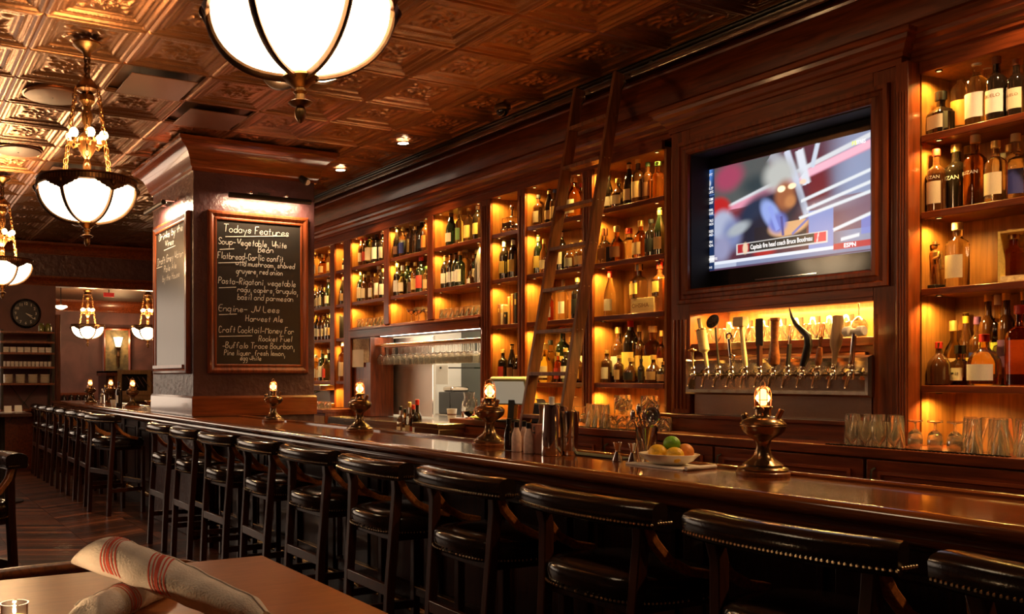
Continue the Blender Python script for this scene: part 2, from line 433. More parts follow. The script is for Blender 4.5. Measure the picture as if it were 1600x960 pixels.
# crown above the back bar; the ladder's rail runs just in front of it
struct(crown('trim_back_bar_crown', [(XB, YF), (XB, 1.0)], CEIL+.01, 1.0))
struct(MB().box(4.78, XB, 1.0, YF, CEIL+.012, CEIL+.05).build('trim_ceiling_edge', 'tin_dark', smooth=False))
rl = thing('ladder_rail', 'long dark steel track the ladder rolls on, under the ceiling edge', 'rail', (4.60, 0, CEIL))
MB().box(-.012, .012, 1.1, 14.4, -.055, -.005).build('track', 'steel', rl, bevel=.003)
MB().box(-.05, -.012, 1.1, 14.4, .0, .03).build('track_cover', 'black', rl)
for k in range(9): MB().box(-.02, .02, 1.5+k*1.45, 1.53+k*1.45, -.01, .105).build('bracket', 'iron', rl)
# ------------------------------------------------------------------ pillar
PX0, PX1, PY0, PY1 = 2.505, 3.69, 7.70, 9.0
pil = thing('pillar', 'square purple plastered pillar with wide wooden crown, standing in the bar', 'pillar', (0,0,0))
MB().box(PX0, PX1, PY0, PY1, 0, CEIL).build('shaft', 'plaster', pil, smooth=False, bevel=.006)
cs = 1.0
cr = MB().sweep([(PX0,PY0),(PX0,PY1),(PX1,PY1),(PX1,PY0)][::-1], [(-.0+o*.9, h*1.12) for o, h in CROWN], lambda a, b, h: (a, b, CEIL-.004+h), closed=True)
cr.build('crown', 'wood_x', pil, ang=25)
bt = 1.07+.185
MB().sweep([(PX0,PY0),(PX0,PY1),(PX1,PY1),(PX1,PY0)][::-1], [(.001,1.075),(.018,1.075),(.018,bt-.02),(.008,bt),(.001,bt)], lambda a, b, h: (a, b, h), closed=True).build('base_band', 'wood_x', pil, ang=20)
# ------------------------------------------------------------------ bar
BZ, BF, BR = 1.07, 2.42, 2.935
B0, B1 = .55, 14.05
bar = thing('bar_counter', 'long polished mahogany bar with bullnose edge running into the distance', 'bar', (0,0,0))
MB().box(BF, BR, B0, PY0-.02, BZ-.045, BZ).box(BF, PX0-.02, PY0-.02, PY1+.02, BZ-.045, BZ).box(BF, BR, PY1+.02, B1, BZ-.045, BZ).build('bar_top', 'wood_bar', bar)
nose = [(0,-.085),(.012,-.09),(.03,-.082),(.036,-.066),(.03,-.052),(.045,-.046),(.062,-.034),(.068,-.018),(.062,-.002),(.045,.006),(.02,.007),(.004,.003),(0,0)]
MB().sweep([(BF, B0), (BF, B1)][::-1], [(o, h) for o, h in nose], lambda a, b, h: (a, b, BZ+h)).build('bullnose', 'wood_bar', bar, ang=60)
lp = [(-.03,0),(-.03,.008),(-.022,.014),(0,.014),(.008,.006),(.008,-.06),(-.03,-.06)]
rear = MB()
for y0, y1 in ((B0, PY0-.02), (PY1+.02, B1)): rear.sweep([(BR, y0), (BR, y1)], lp, lambda a, b, h: (a, b, BZ+h))
rear.build('rear_lip', 'wood_bar', bar, ang=50)
BP = 2.70
for y0, y1 in ((B0, PY0-.01), (PY1+.01, B1)):
    MB().box(BP, BP+.08, y0, y1, .0, BZ-.05).build('front_board', 'wood_dark', bar)
    MB().box(BP-.025, BP, y0, y1, .0, .16).build('plinth', 'wood_dark', bar, bevel=.005)
    MB().box(BP-.03, BP, y0, y1, BZ-.15, BZ-.05).build('apron', 'wood_dark', bar, bevel=.005)
    n = max(1, round((y1-y0)/.62)); st = (y1-y0)/n
    for k in range(n):
        a = y0+k*st
        MB().box(BP-.02, BP, a+.0, a+.09, .16, BZ-.15).build('stile', 'wood_dark', bar, bevel=.004)
        MB().sweep([(a+.13,.24),(a+st-.04,.24),(a+st-.04,BZ-.22),(a+.13,BZ-.22)], [(0,0),(0,.02),(-.018,.02),(-.03,.006),(-.03,0)], lambda p, q, h: (BP-h, p, q), closed=True).build('raised_panel', 'wood_dark', bar, ang=20)
    for k in range(n):
        a = y0+(k+.6)*st
        hk = MB()
        for sg in (-1, 1): hk.tube([(BP-.03,a,.985),(BP-.055,a+sg*.012,.965),(BP-.08,a+sg*.03,.955),(BP-.085,a+sg*.034,.975)], .004, 6)
        hk.box(BP-.034, BP-.03, a-.012, a+.012, .95, 1.0)
        hk.build('coat_hook', 'iron', bar)
    MB().tube([(BP-.125, y0+.05, .19), (BP-.125, y1-.05, .19)], .025, 14).build('foot_rail', 'brass', bar)
    for k in range(n+1):
        a = min(max(y0+k*st, y0+.08), y1-.08)
        MB().tube([(BP-.125,a,.19),(BP-.09,a,.15),(BP,a,.13)], .014, 8).lathe([(.034,-.02),(.034,.02)], 14, Matrix.Translation((BP-.125,a,.19)) @ Matrix.Rotation(PI/2, 4, 'X')).build('rail_bracket', 'brass', bar)
# ------------------------------------------------------------------ back bar joinery
XF, XT = 4.65, 4.58
SH = (2.625, 2.242, 1.86, 1.38)
TOPZ = 2.93
CTR = 1.08
BAYS = {}
def bay(code, name, px0, px1, shelves, label, zbot, znext=None, lights=True, back=True):
    y0, y1 = (YX(px1, XF) if px1 else 1.72), YX(px0, XF)
    BAYS[code] = (y0, y1)
    t = thing('bookcase', label, 'shelving', (0,0,0), group='back bar shelf bays')
    if back: MB().box(XB-.02, XB-.002, y0, y1, zbot, TOPZ).build('back_panel', 'wood_honey', t)
    MB().box(XF+.012, XB-.02, y0-.018, y0, zbot, TOPZ).build('side_panel', 'wood_honey', t)
    MB().box(XF+.012, XB-.02, y1, y1+.018, zbot, TOPZ).build('side_panel', 'wood_honey', t)
    MB().box(XF+.012, XB-.02, y0, y1, TOPZ, TOPZ+.02).build('top_panel', 'wood_honey', t)
    for z in shelves:
        s = MB().box(XF+.004, XB-.02, y0, y1, z-.035, z).build('shelf', 'wood_h', t, bevel=.003)
    for z in [TOPZ]+[q-.035 for q in shelves]:
        if z-.05 < zbot+.15 and z < 1.9: continue
        if z < zbot+.2: continue
        for yy in ((y0+.075, y1-.075) if y1-y0 > .45 else ((y1-.075,) if y1-y0 > .3 else ((y0+y1)/2,))):
            MB().lathe([(.013,-.004),(.015,.0),(.015,.001)], 12, capb=False).build('light_ring', 'iron', t, loc=(XF+.024, yy, z-.002))
            MB().lathe([(.010,-.003),(.010,-.001)], 10).build('light_lens', 'led', t, loc=(XF+.024, yy, z-.002))
            spot('shelf_light', (XF+.024, yy, z-.012), LIGHT, SHELF, (XF+.16, yy, z-1), 150, .015, .6, parent=t)
    return t
LIGHT = 15.0
bay('I', 'right', 1438, None, SH, 'tall lit wooden bottle shelving to the right of the television', CTR)
bay('H', 'h', 927, 1036, SH, 'tall lit wooden bottle shelving just left of the television', CTR)
bay('G', 'g', 822, 911, SH, 'lit wooden bottle shelving right behind the leaning ladder', CTR)
bay('F', 'f', 768, 810, SH, 'slim lit shelving left of the ladder holding books and two wine bottles', CTR)
bay('E', 'e', 678, 752, (SH[0], SH[1], 1.963), 'right bay of lit shelving above the kitchen hatch', 1.93)
bay('D', 'd', 609, 669, (SH[0], SH[1], 1.963), 'middle bay of lit shelving above the kitchen hatch', 1.93)
bay('C', 'c', 549, 601, (SH[0], SH[1], 1.963), 'left bay of lit shelving above the kitchen hatch', 1.93)
bay('B', 'b', 524, 538, SH, 'very slim lit shelving between the pillar and the kitchen hatch', CTR)
BAYS['A'] = (YX(517, XF), 10.1)
_b = YX(480, XF)
bay('A', 'a', 478, 517, SH, 'lit shelving half hidden by the pillar', CTR)
# stiles, pilasters and lintel in front of the bays
fr = thing('shelving_face_frame', 'reddish mahogany face frame with pilasters across all the shelf bays', 'shelving', (0,0,0))
def stile(y0, y1, z0, z1, flutes=0, x=XF):
    if y1-y0 < .004: return
    o = MB().box(x-.012, x+.012, y0, y1, z0, z1).build('stile', 'wood_v', fr, bevel=.004)
    if flutes:
        st = (y1-y0)/(flutes+1)
        for k in range(flutes):
            yy = y0+st*(k+1)
            MB().tube([(x-.012, yy, z0+.05), (x-.012, yy, z1-.05)], st*.30, 8).build('reed', 'wood_v', fr)
def between(a, b, z0, **k):
    stile(BAYS[a][1], BAYS[b][0], z0, TOPZ, **k)
between('H','G', CTR, flutes=3); between('G','F', CTR, flutes=2); between('F','E', CTR, flutes=3); between('E','D', 1.96); between('D','C', 1.96)
between('C','B', CTR); between('B','A', CTR)
stile(BAYS['A'][1], BAYS['A'][1]+.1, CTR, TOPZ)
HY0, HY1 = BAYS['E'][0], BAYS['C'][1]
MB().box(XF-.02, XF+.02, HY0, HY1, 1.845, 1.935).box(XF-.035, XF+.0, HY0, HY1, 1.925, 1.945).build('lintel', 'wood_h', fr, bevel=.004)
MB().box(XF-.012, XF+.02, BAYS['H'][0], BAYS['A'][1]+.1, TOPZ, TOPZ+.06).build('header', 'wood_h', fr, bevel=.004)
MB().box(XF-.012, XF+.02, BAYS['I'][0], BAYS['I'][1], TOPZ, TOPZ+.06).build('header', 'wood_h', fr, bevel=.004)
# cornice with a break forward over the television bay
TY0, TY1 = YX(1408, XT), YX(1049, XT)
CORN = [(-.06,0),(.005,0),(.005,.03),(.02,.036),(.02,.055),(.035,.065),(.045,.09),(.07,.105),(.075,.125),(.09,.13),(.09,.155),(-.06,.155)]
co = thing('cornice', 'long stepped mahogany cornice above the shelving, breaking forward over the television', 'cornice', (0,0,0))
MB().sweep([(XF,10.6),(XF,TY1+.012),(XT,TY1+.012),(XT,TY0),(XF,TY0),(XF,1.2)], CORN, lambda a, b, h: (a, b, 2.985+h)).build('moulding', 'wood_h', co, ang=20)
MB().box(XF+.05, XB, 1.2, 10.6, 2.985, 3.135).build('cornice_core', 'wood_h', co)
# ------------------------------------------------------------------ television bay
tb = thing('television_cabinet', 'mahogany cabinet bay framing the television and the beer taps', 'cabinet', (0,0,0))
OY0, OY1 = YX(1364, XT), YX(1078, XT)
OZ0, OZ1 = (ZX(1364,423,XT)+ZX(1078,452,XT))/2, (ZX(1364,164.5,XT)+ZX(1078,242,XT))/2
NY0, NY1 = YX(1363, XT), YX(1075, XT)
NZ1 = (ZX(1363,463,XT)+ZX(1075,487,XT))/2
LG = 1.19                     # ledge behind the counter
MB().box(XT, XB-.03, TY0, OY0, LG, 2.985).build('side_pier', 'wood_v', tb, bevel=.004)
MB().box(XT, XB-.03, OY1, TY1, LG, 2.985).build('side_pier', 'wood_v', tb, bevel=.004)
MB().box(XT, XB-.03, OY0, OY1, OZ1, 2.985).build('head_panel', 'wood_h', tb)
MB().box(XT, XB-.03, OY0, OY1, NZ1, OZ0).build('mid_panel', 'wood_h', tb)
MB().box(XB-.03, XB-.002, TY0, TY1, LG, 2.985).build('back_panel', 'wood_honey', tb)
fp = [(0,0),(0,.02),(-.012,.03),(-.03,.03),(-.038,.016),(-.058,.014),(-.066,.024),(-.086,.024),(-.092,.0)]
MB().sweep([(OY0,OZ0),(OY1,OZ0),(OY1,OZ1),(OY0,OZ1)], [(-o, h) for o, h in fp], lambda a, b, h: (XT-h, a, b), closed=True).build('screen_moulding', 'wood_v', tb, ang=20)
for (a, b, z0, z1) in ((YX(1076,XT)+.01, TY1-.012, LG+.03, ZX(1063,500,XT)), (TY0+.115, NY0-.012, LG+.03, ZX(1380,490,XT))):
    n = 4; st = (b-a)/n
    for k in range(n):
        MB().tube([(XT-.001, a+st*(k+.5), z0), (XT-.001, a+st*(k+.5), z1)], st*.3, 8).build('reed', 'wood_v', tb)
# fluted pilaster right of the television, beside the right-hand bay
py0, py1 = YX(1436, XT-.03), YX(1399, XT-.03)
MB().box(XT-.03, XT+.07, BAYS['I'][1], py1, CTR+.005, 2.985).build('pilaster', 'wood_v', tb, bevel=.004)
for k in range(4):
    st = (py1-BAYS['I'][1])/4.6; yy = BAYS['I'][1]+st*(k+.8)
    MB().tube([(XT-.031, yy, CTR+.07), (XT-.031, yy, 2.84)], st*.3, 8).build('reed', 'wood_v', tb)
# niche shelf and ledge
NZ0 = (ZX(1363,527,XT)+ZX(1075,537,XT))/2
MB().box(XT+.01, XB-.03, OY0, OY1, NZ0-.045, NZ0).build('niche_shelf', 'wood_h', tb, bevel=.003)
MB().box(XT+.04, XT+.06, OY0, OY1, LG, NZ0-.045).build('tap_backing', 'wood_h', tb)
MB().box(XT+.02, XT+.04, OY0+.05, OY1-.02, NZ0-.12, NZ0-.075).build('niche_rail', 'copper', tb, bevel=.012)
MB().box(XT+.06, XT+.075, OY0+.03, OY1-.03, NZ1-.008, NZ1-.002).build('led_strip', 'led', tb)
MB().box(XT+.001, XT+.018, OY0, OY1, NZ1-.024, NZ1).build('valance', 'wood_h', tb, bevel=.003)
area('niche_light', (XT+.12, (OY0+OY1)/2, NZ1-.015), .05, 60, SHELF, (0, math.radians(-10), 0), (OY1-OY0)*.92, parent=tb)
# television
XS = 4.75
SY0, SY1, SZ0, SZ1 = 3.02, 4.17, 2.095, 2.742
tvt = thing('television', 'large wall mounted flat screen television showing a sports broadcast', 'television', (XS, 0, 0))
MB().box(0, .06, SY0-.055, SY1+.075, SZ0-.12, SZ1+.07).build('bezel', 'gloss_black', tvt, bevel=.006)
MB().box(-.004, .004, 3.35, 3.75, SZ0-.088, SZ0-.083).build('trim_light', 'chrome', tvt)
MB().box(.055, .17, OY0+.002, OY1-.002, OZ0+.002, OZ1-.002).build('recess_backing', 'soft_black', tvt)
for nm_, bb_ in (('side', (-.165,.055,OY0+.001,OY0+.006,OZ0+.001,OZ1-.001)), ('side', (-.165,.055,OY1-.006,OY1-.001,OZ0+.001,OZ1-.001)), ('top', (-.165,.055,OY0+.006,OY1-.006,OZ1-.006,OZ1-.001)), ('bottom', (-.165,.055,OY0+.006,OY1-.006,OZ0+.001,OZ0+.006))):
    MB().box(*bb_).build('recess_liner', 'soft_black', tvt)
GW, GH = 240, 136
uu, vv = np.meshgrid(np.linspace(0,1,GW), np.linspace(0,1,GH))      # u: left to right on screen, v: bottom to top
img = np.zeros((GH, GW, 3)); img[:] = (.10,.03,.05)
def sm(a, b, x): t = np.clip((x-a)/(b-a), 0, 1); return t*t*(3-2*t)
def put(mask, c, al=1.):
    mk = np.clip(mask, 0, 1)[..., None]*al; img[:] = img*(1-mk)+np.array(c)*mk
def ell(cx, cy, rx, ry, rot=0, soft=.25):
    c, s_ = math.cos(rot), math.sin(rot); x = uu-cx; y = (vv-cy)*.56
    d = np.sqrt(((x*c+y*s_)/rx)**2+((-x*s_+y*c)/ry)**2); return 1-sm(1-soft, 1+soft, d)
def strip(x0, y0, x1, y1, wd, soft=.4):
    dx, dy = x1-x0, (y1-y0)*.56; L = math.hypot(dx, dy); x = uu-x0; y = (vv-y0)*.56
    t = (x*dx+y*dy)/L/L; d = np.abs(-x*dy+y*dx)/L
    return (1-sm(wd*(1-soft), wd*(1+soft), d))*((t > 0) & (t < 1))
def rect(x0, x1, y0, y1): return ((uu > x0) & (uu < x1) & (vv > y0) & (vv < y1)).astype(float)
put(rect(.1,.45,.55,1), (.09,.10,.10)); put(ell(.2,.88,.09,.07,.2,.5), (.38,.06,.12)); put(ell(.37,.75,.08,.05,0,.8), (.03,.05,.06))
put(sm(.7,.95,uu), (.32,.36,.50), .75); put(ell(.92,.6,.10,.3,0,.9), (.30,.36,.55), .8); put(ell(.72,.62,.06,.12,0,.8), (.18,.02,.03))
put(rect(.63,1,.2,.5), (.20,.05,.05), .7); put(ell(.78,.45,.12,.03,0,.9), (.35,.32,.4), .6)
put(strip(.1,.55,1.0,.97,.012), (.72,.74,.78)); put(strip(.18,.55,1.02,.90,.020), (.78,.30,.42)); put(strip(.55,.71,1.02,.905,.018), (.92,.50,.62))
put(rect(.20,.36,.37,.57), (.20,.03,.04), .9); put(strip(.2,.36,.38,.42,.012), (.55,.6,.62))
put(strip(.62,.98,.66,.66,.022), (.75,.78,.86)); put(strip(.46,1.0,.62,.72,.03,.8), (.45,.47,.52), .8); put(strip(.55,1,.66,.40,.017), (.62,.66,.80)); put(strip(.72,1.0,.69,.80,.012), (.62,.68,.80))
put(ell(.44,.40,.20,.14,.5,.35), (.010,.014,.035)); put(ell(.35,.52,.10,.05,.6,.6), (.015,.03,.07)); put(rect(.36,.66,.12,.35), (.012,.012,.022), .95)
put(ell(.505,.80,.085,.075,0,.45), (.52,.53,.50)); put(ell(.54,.60,.055,.075,0,.4), (.36,.12,.05)); put(ell(.57,.54,.03,.03,0,.5), (.55,.22,.08))
put(ell(.52,.665,.022,.016), (1.5,1.15,.7)); put(ell(.58,.672,.022,.014), (1.4,1.0,.6)); put(ell(.64,.69,.018,.012), (1.0,.7,.5))
put(ell(.56,.33,.115,.055,.1,.15)*(vv < .36), (.75,.42,.20)); put(ell(.46,.45,.045,.09,.55,.3), (.30,.40,.80)); put(ell(.50,.36,.05,.05,.2,.4), (.16,.20,.60)); put(strip(.45,.53,.50,.30,.012), (.28,.36,.82)); put(strip(.52,.42,.53,.24,.007), (.08,.08,.30))
put(strip(.58,.24,.70,.40,.006), (.20,.20,.5)); put(ell(.70,.46,.012,.012), (.5,.3,.3))
put(rect(.67,.80,.06,.42), (.24,.32,.66), .95); put(rect(.94,1,.15,.30), (.20,.26,.70), .8)
for a, b in (((.63,.52),(1.0,.68)), ((.66,.44),(1.0,.58)), ((.62,.37),(1.0,.50)), ((.80,.22),(1.0,.32)), ((.84,.13),(.93,.15))): put(strip(a[0],a[1],b[0],b[1],.008,.5), (.80,.84,.88))
put(ell(.14,.60,.07,.06,-.2,.3), (.50,.02,.02)); put(ell(.16,.42,.075,.085,.1,.3), (.42,.46,.62)); put(ell(.22,.33,.06,.08,0,.5), (.20,.24,.45)); put(ell(.26,.37,.07,.03,.3,.5), (.40,.44,.48)); put(ell(.15,.2,.06,.07,0,.5), (.30,.30,.48)); put(ell(.42,.12,.06,.03,0,.5), (.45,.02,.02))
put(rect(.25,.77,.125,.225), (.70,.68,.66)); put(rect(.256,.764,.135,.215), (.020,.022,.022)); put(rect(.256,.33,.135,.215), (.45,.02,.03)); put(ell(.305,.175,.016,.03), (.85,.62,.42)); put(rect(.70,.764,.135,.215), (.70,.04,.07)); put(strip(.715,.13,.725,.225,.003), (.9,.7,.7))
put(rect(.10,1,.0,.085), (.22,.26,.42)); put(rect(.1,.80,.055,.082), (.80,.84,.92)); put(rect(.05,.25,.02,.055), (.45,.5,.65)); put(rect(.80,1,.05,.10), (.50,.03,.05)); put(rect(0,1,0,.018), (.10,.06,.12))
put(rect(0,.105,0,1), (.012,.03,.10)); put(ell(.055,1.0,.035,.10,0,.6), (.12,.30,.80)); put(strip(.015,.1,.015,.82,.004), (.6,.75,.95)); put(ell(.008,.5,.02,.3,0,.8), (.10,.30,.85), .7)
for k in range(6): put(rect(.03,.105,.745-.1*k,.75-.1*k), (.10,.20,.50))
put(ell(.06,.865,.022,.022), (.75,.75,.78)); put(ell(.06,.865,.012,.012), (.5,.03,.05)); put(rect(.03,.105,.085,.15), (.75,.75,.78)); put(rect(.035,.06,.09,.145), (.6,.03,.03))
sv = [(-.003, SY1-(SY1-SY0)*u, SZ0+(SZ1-SZ0)*v) for v in np.linspace(0,1,GH) for u in np.linspace(0,1,GW)]
sf = [(j*GW+i, j*GW+i+1, (j+1)*GW+i+1, (j+1)*GW+i) for j in range(GH-1) for i in range(GW-1)]
sme = bpy.data.meshes.new('screen'); sme.from_pydata(sv, [], sf)
ca = sme.color_attributes.new('picture', 'FLOAT_COLOR', 'POINT')
ca.data.foreach_set('color', np.concatenate([img.reshape(-1,3), np.ones((GW*GH,1))], 1).astype(np.float32).ravel())
ms = bpy.data.materials.new('screen_picture'); ms.use_nodes = True; MATS['screen_picture'] = ms
nt = ms.node_tree; at_ = nt.nodes.new('ShaderNodeVertexColor'); at_.layer_name = 'picture'; pb = nt.nodes['Principled BSDF']
pb.inputs['Base Color'].default_value = (.01,.01,.012,1); pb.inputs['Roughness'].default_value = .2; pb.inputs['Emission Strength'].default_value = 1.15
nt.links.new(at_.outputs[0], pb.inputs['Emission Color'])
scr = inst(sme, 'screen', 'screen_picture', tvt)
mat('tv_text', (.9,.9,.9), .5, emit=(1,1,1), estr=1.3); mat('tv_lime', (.8,.9,.1), .5, emit=(.8,.9,.1), estr=1.2)
def tvtext(s, u, v, h, m='tv_text', bold=.0, wmax=None):
    me = textmesh(s, h*1.35*(SZ1-SZ0), bold)
    wd = max(q_.co.x for q_ in me.vertices)/(SY1-SY0)
    if wmax and wd > wmax:
        for q_ in me.vertices: q_.co.x *= wmax/wd
    o = inst(me, 'lettering', m, scr, (-.006, SY1-(SY1-SY0)*u, SZ0+(SZ1-SZ0)*v), rot=(PI/2, 0, -PI/2))
    return o
tvtext('Capitals fire head coach Bruce Boudreau', .338, .157, .046, bold=.0006, wmax=.355)
tvtext('FS', .895, .905, .035, 'tv_lime', .0006); tvtext('STARS', .917, .905, .035, bold=.0006, wmax=.045)
tvtext('ESPN', .855, .058, .036, bold=.001); tvtext('5:40 PT', .035, .935, .026); tvtext('CHI', .06, .025, .026)
for k, (a, b) in enumerate((('SILVER ST','TOP PLAYS'),('METRODOME','SUNDAY'),('NATIONAL','LEAGUE'),('CAPITALS','FIRE COACH'),('CHANGES','AHEAD'),('NFL IN','CANADA'))):
    tvtext(a, .035, .80-.105*k, .026, bold=.0004, wmax=.066); tvtext(b, .035, .765-.105*k, .026, bold=.0004, wmax=.066)
tvtext('SPORTS', .064, .105, .024, bold=.0004)
# ------------------------------------------------------------------ back counter and its cabinets
CF = 4.30
ct = thing('back_counter', 'long dark wooden counter under the bottle shelves', 'counter', (0,0,0))
CY1 = YX(702, 4.3)
MB().box(CF, XF-.015, 1.0, CY1, CTR-.05, CTR).box(XF-.015, XB-.03, 1.0, BAYS['I'][1]-.01, CTR-.05, CTR).box(XF-.015, XB-.03, TY1+.02, CY1, CTR-.05, CTR).build('worktop', 'wood_h', ct, bevel=.006)
MB().box(XT-.02, XT+.03, TY0+.07, TY1-.0, CTR, LG-.022).build('riser', 'wood_h', ct)
MB().box(XT-.05, XT+.035, TY0+.06, TY1+.09, LG-.022, LG-.002).build('ledge', 'wood_h', ct, bevel=.003)
n = 6; w0 = (CY1-1.0)/n
for k in range(n):
    y0 = 1.0+k*w0; y1 = y0+w0
    t = thing('base_cabinet', 'dark panelled wooden base cabinet, %s from the right under the back counter' % ORD[k], 'cabinet', (0,0,0), group='base cabinets')
    MB().box(CF+.03, XB-.03, y0+.002, y1-.002, .0, CTR-.055).build('body', 'wood_dark', t)
    d = MB().box(CF+.008, CF+.028, y0+.008, y1-.008, .1, CTR-.058).build('door', 'wood_h', t, bevel=.003)
    MB().sweep([(y0+.07,.18),(y1-.07,.18),(y1-.07,CTR-.112),(y0+.07,CTR-.112)], [(0,0),(0,.012),(-.014,.014),(-.022,.0)], lambda a, b, h: (CF+.008-h, a, b), closed=True).build('panel_moulding', 'wood_h', d, ang=20)
    hy = y1-.05
    MB().tube([(CF+.008,hy,CTR-.098),(CF-.02,hy,CTR-.108),(CF-.024,hy,CTR-.14),(CF-.02,hy,CTR-.175),(CF+.008,hy,CTR-.185)], .006, 6).build('handle', 'iron', d)
# ------------------------------------------------------------------ ladder
ly0, ly1 = 4.63, 5.02
lad = thing('rolling_ladder', 'tall wooden rolling library ladder leaning on the ceiling track', 'ladder', (0,0,0))
LTZ, LBX, LTX = CEIL-.03, 3.80, 4.51
def lx(z): return LBX+(LTX-LBX)*z/LTZ
for yy in (ly0, ly1):
    MB().bar((lx(0), yy, 0), (lx(LTZ), yy, LTZ), .028, .085, up=(1,0,0)).build('side_rail', 'wood_ladder', lad, bevel=.004)
    rb = MB(); 
    rb.tube([(lx(LTZ)-.0, yy-.02, LTZ-.12), (lx(LTZ)+.05, yy-.02, LTZ-.05), (lx(LTZ)+.085, yy-.02, LTZ+.0)], .008, 8)
    rb.lathe([(.03,-.012),(.03,.012)], 16, Matrix.Translation((4.565, yy-.02, CEIL-.075)) @ Matrix.Rotation(PI/2, 4, 'X'))
    rb.build('roller_hook', 'chrome', lad)
k = 0; z = .28
while z < LTZ-.15:
    MB().box(lx(z)-.045, lx(z)+.045, ly0+.014, ly1-.014, z-.013, z+.013).build('rung', 'wood_ladder', lad, bevel=.003)
    for sx in (-.02, .02): MB().sphere((lx(z)+sx, ly0-.014, z), .005, 6, 4, (1,.5,1)).build('screw', 'nail', lad)
    z += .291
# ------------------------------------------------------------------ beer taps
XP = XT+.0
PZ0, PZ1 = (ZX(1080,608,XP)+ZX(1360,613,XP))/2, (ZX(1080,570,XP)+ZX(1360,563,XP))/2
PYA, PYB = YX(1358, XP), YX(1082, XP)
tp = thing('tap_panel', 'framed stainless steel tap panel with splash back under the niche', 'tap panel', (0,0,0))
MB().box(XP-.005, XP+.035, PYA, PYB, PZ0, PZ1).build('plate', 'steel', tp)
MB().sweep([(PYA,PZ0),(PYB,PZ0),(PYB,PZ1),(PYA,PZ1)], [(0,0),(0,.03),(.018,.034),(.03,.02),(.03,0)], lambda a, b, h: (XP-.005-h, a, b), closed=True).build('frame', 'steel', tp, ang=20)
MB().box(XP+.02, XP+.035, PYA-.0, PYB+.0, LG, PZ0).build('splash_back', 'steel', tp)
HX = 4.47
faucets = [1083,1105,1123,1143,1165,1187,1209,1231,1254,1278,1303,1330]
FZ = (PZ0+PZ1)/2+.012
hm = {}
HAND = ['corkscrew with brass ring','rolling pin','perforated skimmer spoon','silver can opener','wooden mallet','cleaver','turned dark wooden pestle','kitchen knife','curved black animal horn','wood handled fork','flat wooden spatula','steel meat tenderizer']
def tip(px, py): return (HX, YX(px, HX), ZX(px, py, HX))
